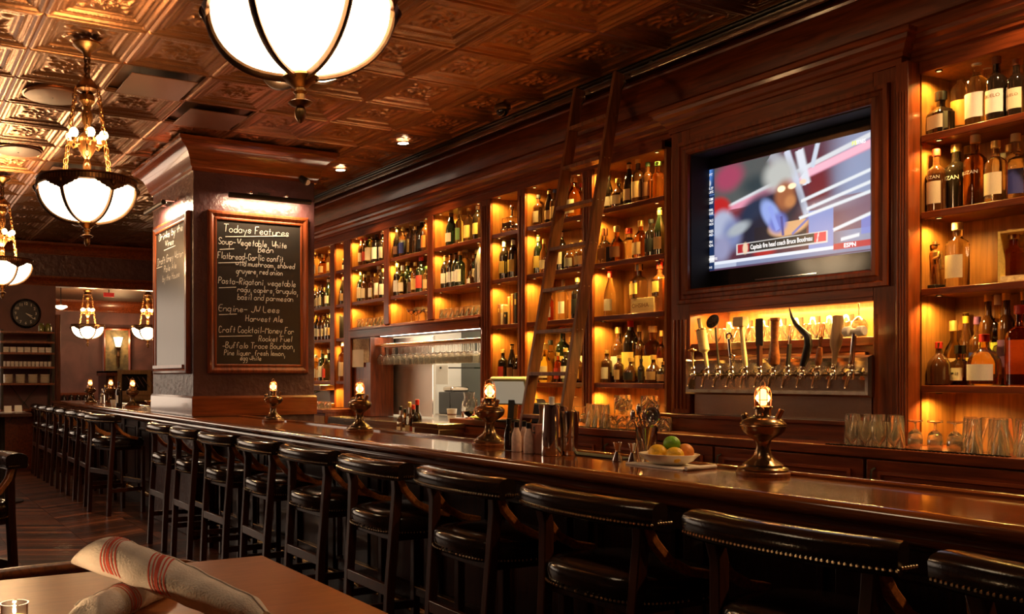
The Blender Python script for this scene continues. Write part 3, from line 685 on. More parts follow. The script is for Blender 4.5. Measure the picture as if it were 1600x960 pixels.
for k, px in enumerate(faucets):
    t = thing('beer_tap', 'chrome beer tap with a %s as its handle' % HAND[k], 'beer tap', (0,0,0), group='beer taps')
    y = YX(px, HX)
    MB().lathe([(.032,0),(.032,.006),(.022,.012),(.012,.02),(.012,.10)], 18, Matrix.Translation((XP-.012, y, FZ)) @ Matrix.Rotation(-PI/2, 4, 'Y')).build('shank', 'chrome', t)
    MB().lathe([(.012,-.03),(.017,-.02),(.017,.012),(.010,.022),(.014,.03),(.014,.042),(.008,.05)], 14, Matrix.Translation((HX, y, FZ))).build('faucet_body', 'chrome', t)
    MB().tube([(HX, y, FZ-.005), (HX-.028, y+.004, FZ-.03), (HX-.04, y+.006, FZ-.075)], [.010,.009,.008], 10).build('spout', 'chrome', t)
    b = (HX, y, FZ+.045)
    def H(m, f):
        q = MB(); f(q); return q.build('handle', m, t)
    if k == 0:
        T = tip(1082,548); H('nail', lambda q: q.tube([b, T], [.007,.008], 8)); MB().torus((T[0],T[1],T[2]), .022, .006, 14, 6).sphere(T, .014).build('handle_top', 'brass', t)
    elif k == 1:
        T = Vector(tip(1092,498)); B = Vector(b); D = T-B
        H('wood_crate', lambda q: q.tube([B, B+D*.28, B+D*.30, B+D*.34, B+D*.74, B+D*.78, B+D*.8, B+D], [.010,.013,.016,.030,.030,.016,.013,.012], 14))
        MB().tube([B+D*.755, B+D*.775], .034, 14).build('handle_collar', 'brass', t)
    elif k == 2:
        T = Vector(tip(1118,512)); B = Vector(b)
        H('iron', lambda q: q.tube([B, B+(T-B)*.5+Vector((0,.0,.0)), T], .006, 8))
        MB().lathe([(.0,.0),(.03,.004),(.044,.014),(.044,.017),(.03,.008),(.0,.004)], 20, Matrix.Translation(T+Vector((-.01,0,.03))) @ Matrix.Rotation(math.radians(-70), 4, 'Y'), capb=False, capt=False).build('handle_top', 'iron', t)
        hh = MB()
        for i in range(9):
            a = i*2.4; r = .03*math.sqrt(i/9); hh.lathe([(.003,0),(.003,.002)], 6, Matrix.Translation(T+Vector((-.016,0,.03))) @ Matrix.Rotation(math.radians(-70), 4, 'Y') @ Matrix.Translation((r*math.cos(a), r*math.sin(a), .004)))
        stuff(hh.build('perforation', 'brass', t))
    elif k == 3:
        T = Vector(tip(1139,530)); B = Vector(b)
        H('chrome', lambda q: q.tube([B, T], [.009,.011], 10).torus(T+Vector((0,0,.015)), .018, .006, 14, 6, ax='x').torus(B+Vector((-.01,-.012,.055)), .017, .004, 12, 6, ax='x'))
    elif k == 4:
        T = Vector(tip(1157,503)); B = Vector(b)
        H('wood_crate', lambda q: q.tube([B, B+(T-B)*.2, T], [.012,.014,.010], 10))
        MB().box(-.025,.025,-.033,.033,-.028,.028).build('handle_top', 'wood_crate', t, loc=T, bevel=.003)
    elif k == 5:
        B = Vector(b); T = Vector(tip(1187,538))
        H('wood_dark', lambda q: q.bar(B, T, .018, .026))
        MB().box(-.003,.003,-.022,.026,-.01,.145).build('handle_top', 'iron', t, loc=T, bevel=.001)
    elif k == 6:
        B = Vector(b); T = Vector(tip(1211,497)); D = T-B
        H('wood_arm', lambda q: q.tube([B, B+D*.04, B+D*.12, B+D*.2, B+D*.4, B+D*.55, B+D*.93, B+D*.95, B+D], [.014,.028,.031,.03,.023,.019,.022,.027,.026], 16))
    elif k == 7:
        B = Vector(b); T = Vector(tip(1236,510))
        H('iron', lambda q: q.bar(B, B+(T-B)*.55, .012, .022)); MB().bar(B+(T-B)*.55, T, .002, .020, h2=.004).build('handle_top', 'steel', t)
    elif k == 8:
        pts = [b]+[tip(*p) for p in ((1258,560),(1263,540),(1262,525),(1253,517),(1243,507),(1237,495),(1233,481))]
        H('black', lambda q: q.tube(pts, [.016,.02,.021,.02,.016,.011,.008,.002], 12))
    elif k == 9:
        B = Vector(b); T = Vector(tip(1285,508)); D = T-B
        H('wood_arm', lambda q: q.tube([B, B+D*.1, B+D*.3, B+D*.45], [.012,.018,.016,.012], 12))
        q = MB().bar(B+D*.45, B+D*.72, .006, .010, h2=.03)
        for s_ in (-1,0,1): q.bar(B+D*.72+Vector((0,s_*.011,0)), T+Vector((0,s_*.013,0)), .003, .005)
        q.build('handle_top', 'steel', t)
    elif k == 10:
        B = Vector(b); T = Vector(tip(1310,493)); D = T-B
        H('wood_pale', lambda q: q.tube([B, B+D*.25, B+D*.42, B+D*.6, B+D*.97, T], [.012,.018,.034,.036,.03,.02], 12, flat=.4))
    else:
        B = Vector(b); T = Vector(tip(1335,518))
        H('chrome', lambda q: q.tube([B, B+(T-B)*.1, T], [.009,.013,.011], 12))
        MB().lathe([(.022,-.055),(.026,-.05),(.026,-.022),(.014,-.016),(.014,.016),(.026,.022),(.026,.05),(.022,.055)], 18, Matrix.Translation(T) @ Matrix.Rotation(PI/2, 4, 'X')).build('handle_top', 'white', t)
# ------------------------------------------------------------------ bottles
#       profile (r, z) for height 1 / radius 1, label band, cap band, width/height ratio, squareness
KIND = {
 'wine':   ([(.92,0),(1,.01),(1,.60),(.93,.66),(.62,.735),(.38,.79),(.34,.84),(.34,.955),(.40,.96),(.40,.985),(.36,1)], (.16,.46), (.34,.84,1.), .125, 0),
 'slope':  ([(.92,0),(1,.01),(1,.48),(.92,.56),(.66,.68),(.42,.79),(.34,.86),(.34,.955),(.40,.96),(.40,1)], (.12,.38), (.36,.86,1.), .13, 0),
 'spirit': ([(.92,0),(1,.012),(1,.60),(.94,.66),(.60,.72),(.40,.75),(.36,.80),(.36,.93),(.42,.935),(.42,1)], (.12,.48), (.40,.90,1.01), .145, 0),
 'tall':   ([(.92,0),(1,.01),(1,.66),(.9,.71),(.5,.76),(.40,.80),(.38,.93),(.44,.94),(.44,1)], (.14,.5), (.43,.90,1.01), .12, 0),
 'square': ([(.95,0),(1,.012),(1,.60),(.94,.655),(.55,.70),(.40,.73),(.36,.78),(.36,.92),(.44,.925),(.44,1)], (.12,.50), (.42,.90,1.01), .165, 3),
 'flask':  ([(.80,0),(.98,.03),(1,.15),(1,.42),(.94,.52),(.72,.62),(.42,.70),(.30,.75),(.27,.86),(.33,.87),(.33,1)], (.10,.42), (.33,.86,1.01), .26, .8),
 'round':  ([(.70,0),(.95,.06),(1,.2),(1,.36),(.92,.50),(.66,.60),(.36,.68),(.28,.74),(.28,.86),(.36,.87),(.36,1)], (.12,.42), (.36,.85,1.01), .25, 0),
 'decanter': ([(.92,0),(1,.02),(1,.50),(.80,.58),(.45,.62),(.32,.66),(.32,.80),(.46,.81),(.46,1)], (.12,.44), (.47,.80,1.01), .23, 3),
}
KM = {}
for kd, (pf, lb, cp, ra, sq) in KIND.items():
    b_ = MB().lathe(pf, 20, sq=sq).mesh('bottle_body')
    lr = max(r for r, z in pf)*1.012
    n_ = 14; vs_ = []; e = 2/(2+sq) if sq else 1
    for z in lb:
        for i in range(n_+1):
            a = PI-1.25+2.5*i/n_; c, s_ = math.cos(a), math.sin(a)
            if sq: c = math.copysign(abs(c)**e, c); s_ = math.copysign(abs(s_)**e, s_)
            vs_.append((lr*c, lr*s_, z))
    l_ = MB().add(vs_, [(i, i+1, n_+2+i, n_+1+i) for i in range(n_)]).mesh('bottle_label')
    c_ = MB().lathe([(cp[0]*1.08,cp[1]),(cp[0]*1.10,cp[1]+.005),(cp[0]*1.08,cp[2]),(cp[0]*.9,cp[2]+.006)], 14).mesh('bottle_cap')
    KM[kd] = (b_, l_, c_)
CODE = {'c':'g_clear','a':'g_amber','d':'g_dark','g':'g_dkgreen','b':'g_brown','r':'g_red','o':'g_gold','G':'g_green','s':'g_grey','u':'g_blue'}
WORD = {'c':'clear','a':'amber','d':'black','g':'dark-green','b':'brown','r':'ruby','o':'golden','G':'green','s':'silvery','u':'blue'}
KW = {'wine':'wine','slope':'wine','spirit':'spirit','tall':'slim','square':'square','flask':'flask','round':'rounded','decanter':'square-shouldered'}
def bottle(px, py, zs, X, kd, gl, lab, cap, label, wide=1., group=None, text=None, zoff=0):
    y = YX(px, X); h = ZX(px, py, X)-zs
    ra = KIND[kd][3]*wide; r = h*ra
    t = thing('bottle', label, 'bottle', (X, y, zs+.001), rotz=-.25+random.uniform(-.15,.15), group=group)
    inst(KM[kd][0], 'body', CODE[gl], t, scale=(r, r, h))
    if lab: inst(KM[kd][1], 'paper_label', 'lab_'+lab, t, scale=(r, r, h))
    if cap: inst(KM[kd][2], 'cap', 'cap_'+cap, t, scale=(r, r, h))
    if text:
        me = textmesh(text[0], text[1]*h); zc = text[2]; vert = len(text) > 4
        xs = [v.co.x for v in me.vertices]; w_ = max(xs)-min(xs)
        for v in me.vertices:
            if vert: ang = (v.co.y)/(r*1.03); zz = zc*h+v.co.x
            else: ang = (v.co.x-w_/2)/(r*1.03); zz = zc*h+v.co.y
            a = PI+ang; e = 2/(2+KIND[kd][4]) if KIND[kd][4] else 1
            c, s_ = math.cos(a), math.sin(a)
            if e != 1: c = math.copysign(abs(c)**e, c); s_ = math.copysign(abs(s_)**e, s_)
            v.co = (r*1.03*c, r*1.03*s_, zz)
        inst(me, 'lettering', text[3], t)
    return t
SHN = {SH[0]:'top shelf', SH[1]:'second shelf', SH[2]:'third shelf', SH[3]:'bottom shelf'}
BN = dict(I='right of television', H='left of television', G='behind ladder', F='left of ladder', E='right bay above hatch', D='middle bay above hatch', C='left bay above hatch', B='narrow bay near pillar', A='bay beside pillar')
def shelf_row(code, z, rows):
    rows = sorted(rows, key=lambda q: q[0]); y0, y1 = BAYS[code]; placed = []; plan = {}
    order = sorted(range(len(rows)), key=lambda i: (rows[i][6] if len(rows[i]) > 6 else 0, i))
    for i in order:
        px, py, kd = rows[i][:3]; row_ = rows[i][6] if len(rows[i]) > 6 else 0
        wd = (rows[i][7].get('wide', 1.) if len(rows[i]) > 7 else 1.); pref = XF+(.085, .205)[row_]
        best = None
        for sh_ in (1., .92, .84, .76, .68):
            for k in range(32):
                X = pref+(.009*((k+1)//2))*(1 if k % 2 else -1)
                h = ZX(px, py, X)-z; r = h*KIND[kd][3]*wd*sh_; rr = r*(1.12 if KIND[kd][4] > 1 else 1.03); y = YX(px, X)
                if X-rr < XF+.012 or X+rr > XB-.024 or y+rr > y1 or (y-rr < y0 and code != 'I'): continue
                if any(math.hypot(X-a_, y-b_) < rr+c_+.001 for a_, b_, c_ in placed): continue
                best = (X, y, rr, wd*sh_); break
            if best: break
        if not best: best = (pref, YX(px, pref), .02, wd*.6)
        placed.append(best[:3]); plan[i] = best
    for n_, q in enumerate(rows):
        px, py, kd, gl, lab, cap = q[:6]; kw = dict(q[7]) if len(q) > 7 else {}
        kw['wide'] = plan[n_][3]
        lb = '%s %s bottle, %s, %s from left, %s, %s' % (WORD[gl], KW[kd], (lab+' label') if lab else 'no label', ORD[n_], SHN[z], BN[code])
        bottle(px, py, z, plan[n_][0], kd, gl, lab, cap, lb, group='bottles on the back bar shelves', **kw)
S1, S2, S3, S4 = SH
shelf_row('I', S1, [(1470,145,'decanter','d','cream','black'),(1501,104,'tall','c','orange','gold',1),(1526,92,'spirit','c','white','white'),(1543,97,'tall','c',None,'white',1),
    (1557,91,'spirit','d','white','brown',0,{'text':('ABUELO',.075,.36,'lab_brown')}),(1588,94,'spirit','d','cream','brown',0,{'text':('ABUELO',.07,.34,'lab_brown')})])
shelf_row('I', S2, [(1463,235,'spirit','b','cream','red',0,{'text':('CRUZAN',.075,.52,'cap_white'),'wide':1.1}),(1494,228,'spirit','d',None,'gold',0,{'text':('CRUZAN',.085,.47,'cap_white'),'wide':1.1}),(1513,230,'tall','c',None,'gold',1),
    (1524,213,'spirit','a',None,'cork',0,{'text':('CRUZAN',.07,.45,'cap_white')}),(1556,222,'spirit','c','cream','gold',0,{'wide':1.1}),(1577,228,'tall','c','white','gold',1),(1587,211,'spirit','c','blue','cork')])
shelf_row('I', S3, [(1496,350,'tall','c','cream','cork',0,{'wide':1.35})])
shelf_row('I', S4, [(1467,536,'flask','b',None,'red',0,{'wide':1.12}),(1490,503,'round','o','tan','gold',1),(1509,490,'slope','b','yellow','yellow',1),(1500,541,'decanter','a','cream','black',0,{'text':('1919',.12,.25,'lab_black')}),
    (1527,497,'spirit','b','blue','purple',1,{'wide':1.2}),(1538,524,'flask','a','white','red'),(1544,457,'spirit','b','yellow','gold',1),(1559,463,'spirit','o','lime','white',1,{'wide':.9,'text':('EBION',.12,.2,'lab_black',1)}),
    (1573,455,'spirit','b','purple','gold',1),(1573,512,'square','c','purple','white',0),(1595,479,'spirit','r',None,'red',0,{'wide':1.15}),(1601,455,'spirit','b','cream','gold',1)])
shelf_row('H', S1, [(951,275,'slope','d','white','black'),(966,280,'round','b','cream','gold'),(983,255,'slope','d','tan','gold'),(997,249,'spirit','b','tan','gold'),(1012,255,'spirit','b','brown','green'),(1028,254,'square','a',None,'green',0,{'wide':1.1})])
shelf_row('H', S2, [(945,358,'decanter','c','brown','brown'),(964,355,'round','a','brown','cork'),(983,358,'flask','c',None,'red'),(1001,346,'flask','a','tan','gold',0,{'wide':.8}),(1017,344,'spirit','d','black','black',0,{'wide':1.15}),(1031,326,'slope','g','tan','gold')])
shelf_row('H', S3, [(953,425,'slope','c','white','red')])
shelf_row('H', S4, [(948,548,'spirit','b','white','gold',0,{'wide':1.2}),(967,556,'spirit','b','tan','gold',0,{'wide':1.2}),(986,560,'round','b','black','gold',0,{'wide':1.2}),(1002,562,'spirit','d','black','black'),(1021,556,'round','b','tan','gold',0,{'wide':1.1}),(1036,566,'flask','d','tan','gold'),
    (966,513,'spirit','b','white','gold',1,{'wide':1.1}),(985,495,'wine','d','yellow','red',1,{'wide':1.1}),(999,510,'spirit','b','gold','gold',1,{'wide':1.1}),(1020,511,'spirit','a','yellow','cork',1,{'wide':1.2}),(1033,518,'spirit','a','tan','gold',1)])
shelf_row('G', S1, [(841,306,'spirit','b','cream','black',0,{'wide':1.2}),(858,296,'slope','d','tan','gold'),(867,297,'spirit','b','tan','blue'),(897,276,'flask','a','cream','cork',0,{'wide':.85}),(909,288,'spirit','b','cream','red',1)])
shelf_row('G', S2, [(841,368,'wine','g','yellow','gold'),(850,374,'slope','c','cream','gold'),(877,361,'wine','d','cream','white'),(893,381,'flask','b','grey','gold'),(909,377,'flask','b','tan','gold')])
shelf_row('G', S3, [(860,458,'tall','r','white','red'),(880,438,'wine','c','white','cork'),(902,435,'spirit','d','black','gold')])
shelf_row('G', S4, [(841,570,'spirit','d','black','black'),(852,538,'round','o','cream','gold',0),(860,533,'spirit','o','yellow','black',1),(872,552,'spirit','r','red','gold',0),(879,513,'spirit','g','yellow','red',1),(884,545,'spirit','d','white','gold'),(893,528,'spirit','g','cream','gold',1),(902,548,'round','b','gold','gold'),(910,512,'spirit','o','white','gold',0)])
shelf_row('F', S2, [(788,376,'wine','d','yellow','white',0,{'wide':1.1}),(802,373,'wine','d','yellow','white',0,{'wide':1.1})])
shelf_row('F', S4, [(786,547,'spirit','d','red','gold',0,{'wide':1.1}),(800,538,'slope','d','brown','gold'),(808,556,'spirit','d','brown','gold')])
shelf_row('E', S1, [(705,332,'slope','g','cream','brown',0,{'wide':1.3}),(719,330,'spirit','c','green','gold'),(733,325,'spirit','c','yellow','gold',0,{'wide':1.1}),(746,319,'wine','d','yellow','white',0,{'wide':1.1})])
shelf_row('E', S2, [(695,400,'wine','d','white','brown'),(704,397,'wine','d','white','brown'),(712,396,'wine','g','white','brown'),(719,394,'spirit','g','white','gold'),(727,388,'spirit','c','yellow','cork',0,{'wide':1.1}),(735,424,'decanter','b','white','black'),(740,397,'slope','r','red','gold',1),(745,392,'spirit','g','cream','gold',1),(750,377,'slope','s',None,'gold')])
shelf_row('D', S1, [(620,357,'slope','d','brown','gold'),(630,356,'spirit','c','blue','gold'),(636,347,'spirit','b','black','white',1),(643,348,'spirit','c',None,'gold',0,{'wide':1.1}),(649,355,'tall','c',None,'gold'),(654,344,'spirit','b','gold','gold',1),(659,340,'slope','d','black','white'),(665,342,'spirit','b','orange','gold')])
shelf_row('D', S2, [(621,413,'spirit','d','white','yellow'),(629,416,'round','o','cream','white',0,{'wide':.9}),(637,410,'spirit','g','white','gold',0,{'wide':1.1}),(643,420,'spirit','d','brown','gold',1),(649,411,'spirit','o','gold','gold'),(658,403,'spirit','g','red','red',0,{'wide':1.1}),(666,417,'spirit','c','tan','green')])
shelf_row('C', S1, [(565,371,'wine','b','cream','red'),(572,369,'wine','b','red','red'),(578,360,'spirit','o','cream','red'),(584,357,'spirit','g','white','white',1),(589,361,'spirit','d','white','red',0,{'wide':1.15}),(598,362,'spirit','d','grey','white')])
shelf_row('C', S2, [(564,426,'spirit','g','cream','gold'),(570,430,'spirit','b','cream','white'),(576,426,'spirit','c','tan','gold',1),(581,430,'spirit','c','white','brown'),(587,428,'spirit','r','tan','gold',1),(592,416,'spirit','c','white','white'),(599,421,'spirit','d','white','gold')])
shelf_row('B', S1, [(537,405,'spirit','d','white','white')]); shelf_row('B', S2, [(536,432,'slope','d','tan','red')]); shelf_row('B', S4, [(536,535,'spirit','o','cream','white',0,{'wide':1.1})])
shelf_row('A', S1, [(494,394,'spirit','c','white','gold'),(505,398,'round','a','tan','gold'),(515,392,'spirit','c','tan','gold')])
shelf_row('A', S2, [(493,452,'spirit','d','white','gold'),(498,449,'spirit','b','cream','gold'),(503,446,'spirit','d','cream','brown'),(508,450,'spirit','d','white','gold',1),(513,435,'slope','g','white','white')])
shelf_row('A', S3, [(495,492,'wine','d','white','yellow'),(500,494,'wine','b','white','red'),(506,493,'wine','b','cream','yellow'),(512,490,'wine','d','white','gold'),(516,491,'wine','d','tan','gold')])
shelf_row('A', S4, [(494,556,'spirit','o','white','white'),(499,560,'spirit','c','cream','white'),(504,548,'spirit','g','white','gold'),(509,556,'spirit','c','red','white'),(514,545,'slope','g','lime','white',1)])
# things between the bottles
cb = tag(MB().box(0,.12,-.105,.105,0,.105).build('wooden_crate', 'wood_crate', loc=(XF+.05, YX(1003, XF+.05), S3+.001), bevel=.002), 'pale wooden bottle crate with burnt lettering, third shelf left of television', 'crate')
cb.name = 'wooden_crate'
cm = textmesh('OHSIHA', .042, .0006); inst(cm, 'lettering', 'lab_brown', cb, (-.002, .092, .040), rot=(PI/2, 0, -PI/2))
for px, py, lb, gl in ((998,413,'squat bottle with yellow label standing on the pale wooden crate','b'),(1031,410,'bottle with red seal standing at the right end of the crate','b')):
    bottle(px, py, S3+.107, XF+.10, 'decanter', gl, 'yellow', 'gold' if px < 1010 else 'red', lb, wide=.95 if px < 1010 else .8, group='bottles on the back bar shelves')
gt = thing('gift_tin', 'tall orange and gold gift tin at the right end of the third shelf', 'tin', (XF+.045, YX(1036, XF+.045)+.0, S3))
MB().box(-.02,.02,-.012,.02,0,.21).build('body', 'lab_orange', gt, bevel=.003); MB().box(-.021,.021,-.013,.021,.21,.225).build('lid', 'lab_gold', gt, bevel=.003)
tag(MB().box(0,.11,-.10,.10,0,.33).build('gift_carton', 'lab_yellow', loc=(XF+.17, YX(706, XF+.17), S1+.001), bevel=.003), 'bright yellow carton behind bottles, top shelf of right bay above hatch', 'box')
tag(MB().box(0,.05,-.022,.022,0,.11).build('small_carton', 'gloss_black', loc=(XF+.02, YX(950, XF+.02), S2+.001), bevel=.002), 'small black carton at the left end of second shelf, left of television', 'box')
# presentation case with a bottle inside
pc = thing('presentation_case', 'open golden presentation case holding a decanter, right end of third shelf', 'box', (XF+.03, YX(1572, XF+.03), S3))
w_, d_, h_ = .21, .17, .24
MB().box(d_-.01, d_, -w_, .035, 0, h_).build('back', 'satin', pc); MB().box(0, d_-.01, .025, .035, 0, h_).build('side', 'lab_yellow', pc); MB().box(0, d_-.01, -w_, -w_+.01, 0, h_).build('side', 'lab_yellow', pc)
MB().box(0, d_-.01, -w_+.01, .025, h_-.01, h_).build('top', 'lab_gold', pc); MB().box(0, d_-.01, -w_+.01, .025, 0, .03).build('bottom', 'satin', pc)
bottle(1583, 360, S3+.032, XF+.12, 'decanter', 'r', None, 'gold', 'ruby decanter lying in the open golden presentation case', wide=.95)
# bronze figurine of a standing man
fg = thing('figurine', 'small bronze figurine of a standing man in a cape, third shelf right of television', 'figurine', (XF+.09, YX(1461, XF+.09), S3), rotz=-.3)
MB().box(-.035,.035,-.035,.035,0,.022).build('plinth', 'black', fg, bevel=.003)
q = MB()
for s_ in (-1, 1): q.tube([(0,s_*.018,.02),(0,s_*.017,.07),(0,s_*.010,.125)], [.008,.010,.014], 8)
q.tube([(0,0,.115),(0,0,.15),(0,0,.185),(0,0,.198)], [.018,.022,.024,.010], 10).sphere((-.003,0,.215), .0145, 10, 8).tube([(0,.024,.185),(-.01,.034,.155),(-.02,.03,.13)], .007, 6).tube([(0,-.024,.185),(-.012,-.032,.16),(-.024,-.012,.15)], .007, 6)
q.build('body', 'bronze_gold', fg)
MB().tube([(.012,0,.19),(.016,0,.15),(.018,0,.10)], [.024,.034,.036], 10, flat=.6).build('cape', 'bronze_gold', fg)
MB().tube([(-.02,.032,.135),(-.006,.036,.022)], .003, 6).build('cane', 'bronze', fg)
MB().lathe([(.02,.222),(.021,.225),(.012,.226),(.010,.24),(0,.241)], 12).build('hat', 'bronze', fg)
# vintage car decanter, books
vc = thing('model_car', 'silvery vintage car shaped decanter on the top shelf left of ladder', 'ornament', (XF+.11, YX(800, XF+.11), S1), rotz=.2)
MB().box(-.03,.03,-.10,.02,.03,.07).box(-.032,.032,-.02,.09,.03,.10).build('body', 'chrome', vc, bevel=.008)
MB().box(-.034,.034,-.04,.085,.13,.137).build('roof', 'chrome', vc, bevel=.003)
for a in (-.032,.032):
    for b_ in (-.035,.08): MB().tube([(a*.9,b_,.09),(a*.9,b_,.132)], .003, 6).build('roof_post', 'chrome', vc)
    for b_ in (-.08,.06): MB().torus((a*1.15,b_,.032), .026, .006, 18, 6, ax='x').sphere((a*1.15,b_,.032), .008, 8, 6).build('wheel', 'chrome', vc)
MB().lathe([(.014,.137),(.010,.15),(.010,.19),(.018,.195),(.02,.22),(.010,.24),(0,.242)], 12).build('stopper', 'chrome', vc)
for k, (px, py, th, m, lb) in enumerate(((779,476,.024,'lab_brown','short brown book'),(784,477,.03,'lab_cream','cream book'),(789,488,.026,'soft_black','small black book'),(795,464,.03,'lab_gold','tall gold-brown book'),(800,460,.028,'lab_orange','tall orange-brown book'),(805,458,.028,'soft_black','tall black book'))):
    X = XF+.06; y = YX(px, X); h = ZX(px, py, X)-S3
    t = thing('book', '%s standing on the third shelf left of ladder, %s from left' % (lb, ORD[k]), 'book', (X, y, S3+.001), group='books left of ladder')
    MB().box(0,.16,-th/2,th/2,0,h).build('cover', m, t, bevel=.003); MB().box(.006,.162,-th/2+.003,th/2-.003,h,h+.0015).build('pages', 'paper', t)
    MB().box(-.001,.001,-th/2+.004,th/2-.004,h*.62,h*.8).build('spine_band', 'lab_gold', t)
for k, px in enumerate((527,530,533)):
    X = XF+.05; t = thing('menu_folder', 'tall black menu folder in the narrow bay near pillar, %s from left' % ORD[k], 'menu', (X, YX(px, X), S3+.001), group='menu folders')
    MB().box(0,.2,-.011,.011,0,.27-.012*k).build('cover', 'soft_black', t, bevel=.003); MB().box(.004,.19,-.006,.006,.27-.012*k,.271-.012*k).build('pages', 'paper', t)
# ------------------------------------------------------------------ glassware
def cup(prof_o, th=.0025, base=.008):
    # prof_o: outer profile bottom->top; returns closed outer+inner profile
    inner = [(max(.001, r-th), z) for r, z in prof_o if z > base]
    return prof_o+inner[::-1]+[(.001, base)]
GM = {}
def gmesh(name, prof, n=18, flip=0, handle=False, sq=0):
    m = MB().lathe(prof, n, sq=sq, capt=False)
    if handle: m.tube([(0,.043,.028),(0,.070,.034),(0,.082,.062),(0,.072,.092),(0,.043,.100)], .007, 8)
    if flip:
        m.v = [(x, -y, flip-z) for x, y, z in m.v]
    GM[name] = m.mesh(name); return GM[name]
gmesh('tumbler', cup([(.030,0),(.034,.004),(.038,.09)]), flip=.09)
gmesh('pint', cup([(.025,0),(.027,.004),(.034,.155)]), flip=.155)
gmesh('beer', cup([(.023,0),(.025,.004),(.029,.05),(.026,.10),(.030,.125)]))
gmesh('highball', cup([(.028,0),(.030,.004),(.033,.140)]), flip=.14)
gmesh('rocks', cup([(.036,0),(.039,.004),(.040,.05),(.041,.085)], .004), sq=0, flip=.085)
gmesh('mug', cup([(.040,0),(.043,.005),(.042,.06),(.043,.125)], .005, .014), flip=.125, handle=True)
def wine(r, h, bh): 
    b = h-bh
    return [(.036,0),(.034,.003),(.006,.008),(.004,.02),(.004,b-.008),(r*.35,b),(r*.8,b+bh*.18),(r,b+bh*.42),(r*.94,b+bh*.7),(r*.78,h),(r*.76,h),(r*.92,b+bh*.68),(r*.97,b+bh*.42),(r*.76,b+bh*.19),(r*.3,b+.004),(.001,b+.003)]
gmesh('wineglass', wine(.042,.20,.105), flip=.20)
gmesh('snifter', [(min(r, .031), z) for r, z in wine(.034,.135,.085)], flip=.135)
gmesh('coupe', [(.038,0),(.036,.003),(.006,.008),(.004,.075),(.02,.085),(.045,.11),(.052,.135),(.050,.135),(.043,.112),(.001,.083)], flip=0)
def glassobj(kind, nm, label, group, loc, m='g_crystal', rz=0):
    return tag(inst(GM[kind], nm, m, None, loc, rz), label, 'glass', group)
ROWS = {}
def row(kind, nm, label, group, x0, x1, n, X, z, m='g_crystal'):
    rn = ROWS.get(group, 0); ROWS[group] = rn+1
    dia = 2*max(abs(v.co.x) for v in GM[kind].vertices)+.004+(.05 if kind == 'mug' else 0)
    n = max(1, min(n, int(abs(YX(x0, X)-YX(x1, X))/dia)+1))
    for k in range(n):
        px = x0+(x1-x0)*k/max(1, n-1); glassobj(kind, nm, label+', %s row, %s' % (('front','second','third','back')[rn], ORD[k]), group, (X, YX(px, X), z+.001), m, -.2 if kind == 'mug' else random.random()*6)
Z3 = 1.963
row('tumbler', 'tumbler', 'upturned clear tumbler in the row on the left bay above hatch', 'tumblers above hatch, left bay', 563, 599, 8, XF+.09, Z3)
row('coupe', 'coupe_glass', 'clear stemmed coupe glass in the middle bay above hatch', 'coupes above hatch', 643, 667, 3, XF+.08, Z3); row('coupe', 'coupe_glass', 'clear stemmed coupe glass in the middle bay above hatch', 'coupes above hatch', 650, 667, 2, XF+.19, Z3)
row('tumbler', 'tumbler', 'upturned clear tumbler in the row on the right bay above hatch', 'tumblers above hatch, right bay', 692, 748, 8, XF+.08, Z3)
# niche behind the taps
row('tumbler', 'tumbler', 'clear glass in the lit niche behind the tap handles', 'glasses in tap niche', 1086, 1330, 12, XT+.12, NZ0); row('highball', 'highball_glass', 'tall clear glass at the back of the lit tap niche', 'tall glasses in tap niche', 1090, 1325, 10, XT+.25, NZ0)
row('wineglass', 'wine_glass', 'wine glass hanging in the right corner of tap niche', 'wine glasses in tap niche', 1342, 1360, 3, XT+.08, NZ1-.205)
# counter under the bay right of the television
g = 'snifters on counter right of television'
for X_ in (4.36, 4.43, 4.50): row('snifter', 'snifter_glass', 'upturned stemmed snifter on the counter right of television', g, 1430, 1492, 6, X_, CTR)
g = 'pint glasses on counter right of television'
for k in range(4): row('pint', 'pint_glass', 'tall pint glass on the counter right of television', g, 1522-6*(k % 2), 1604-6*(k % 2), 9, 4.355+.073*k, CTR)
g = 'beer glasses on counter before the pilaster'
for k in range(3): row(('beer','pint','pint')[k], 'beer_glass', 'small beer glass on the counter before the fluted pilaster', g, 1330+5*(k % 2), 1397+5*(k % 2), 7, 4.345+.068*k, CTR)
# counter under the bay left of the television
g = 'rocks glasses under the mugs'
row('rocks', 'rocks_glass', 'cut rocks glass on the counter below the glass mugs', g, 956, 1038, 7, 4.42, CTR); row('rocks', 'rocks_glass', 'cut rocks glass on the counter below the glass mugs', g, 954, 1040, 7, 4.52, CTR); 
tray = tag(MB().box(4.37, 4.60, YX(1030,4.48), YX(958,4.48), CTR+.088, CTR+.094).build('glass_tray', 'g_clear'), 'flat glass tray on the rocks glasses carrying the mugs', 'tray')
row('mug', 'beer_mug', 'upturned clear beer mug on top of the rocks glasses', 'glass beer mugs', 970, 1012, 3, 4.46, CTR+.095)
row('mug', 'beer_mug', 'upturned clear beer mug on top of the rocks glasses', 'glass beer mugs', 976, 1018, 3, 4.565, CTR+.095)
for k in range(3): row('pint', 'pint_glass', 'upturned pint glass on the counter behind ladder', 'pint glasses behind ladder', 922, 946, 4, 4.38+.075*k, CTR)
row('snifter', 'snifter_glass', 'upturned snifter glass on the counter beside the ladder foot', 'snifters beside ladder', 897, 912, 2, 4.42, CTR); row('wineglass', 'wine_glass', 'upturned wine glass on the counter beside the ladder', 'wine glasses beside ladder', 895, 908, 2, 4.53, CTR)
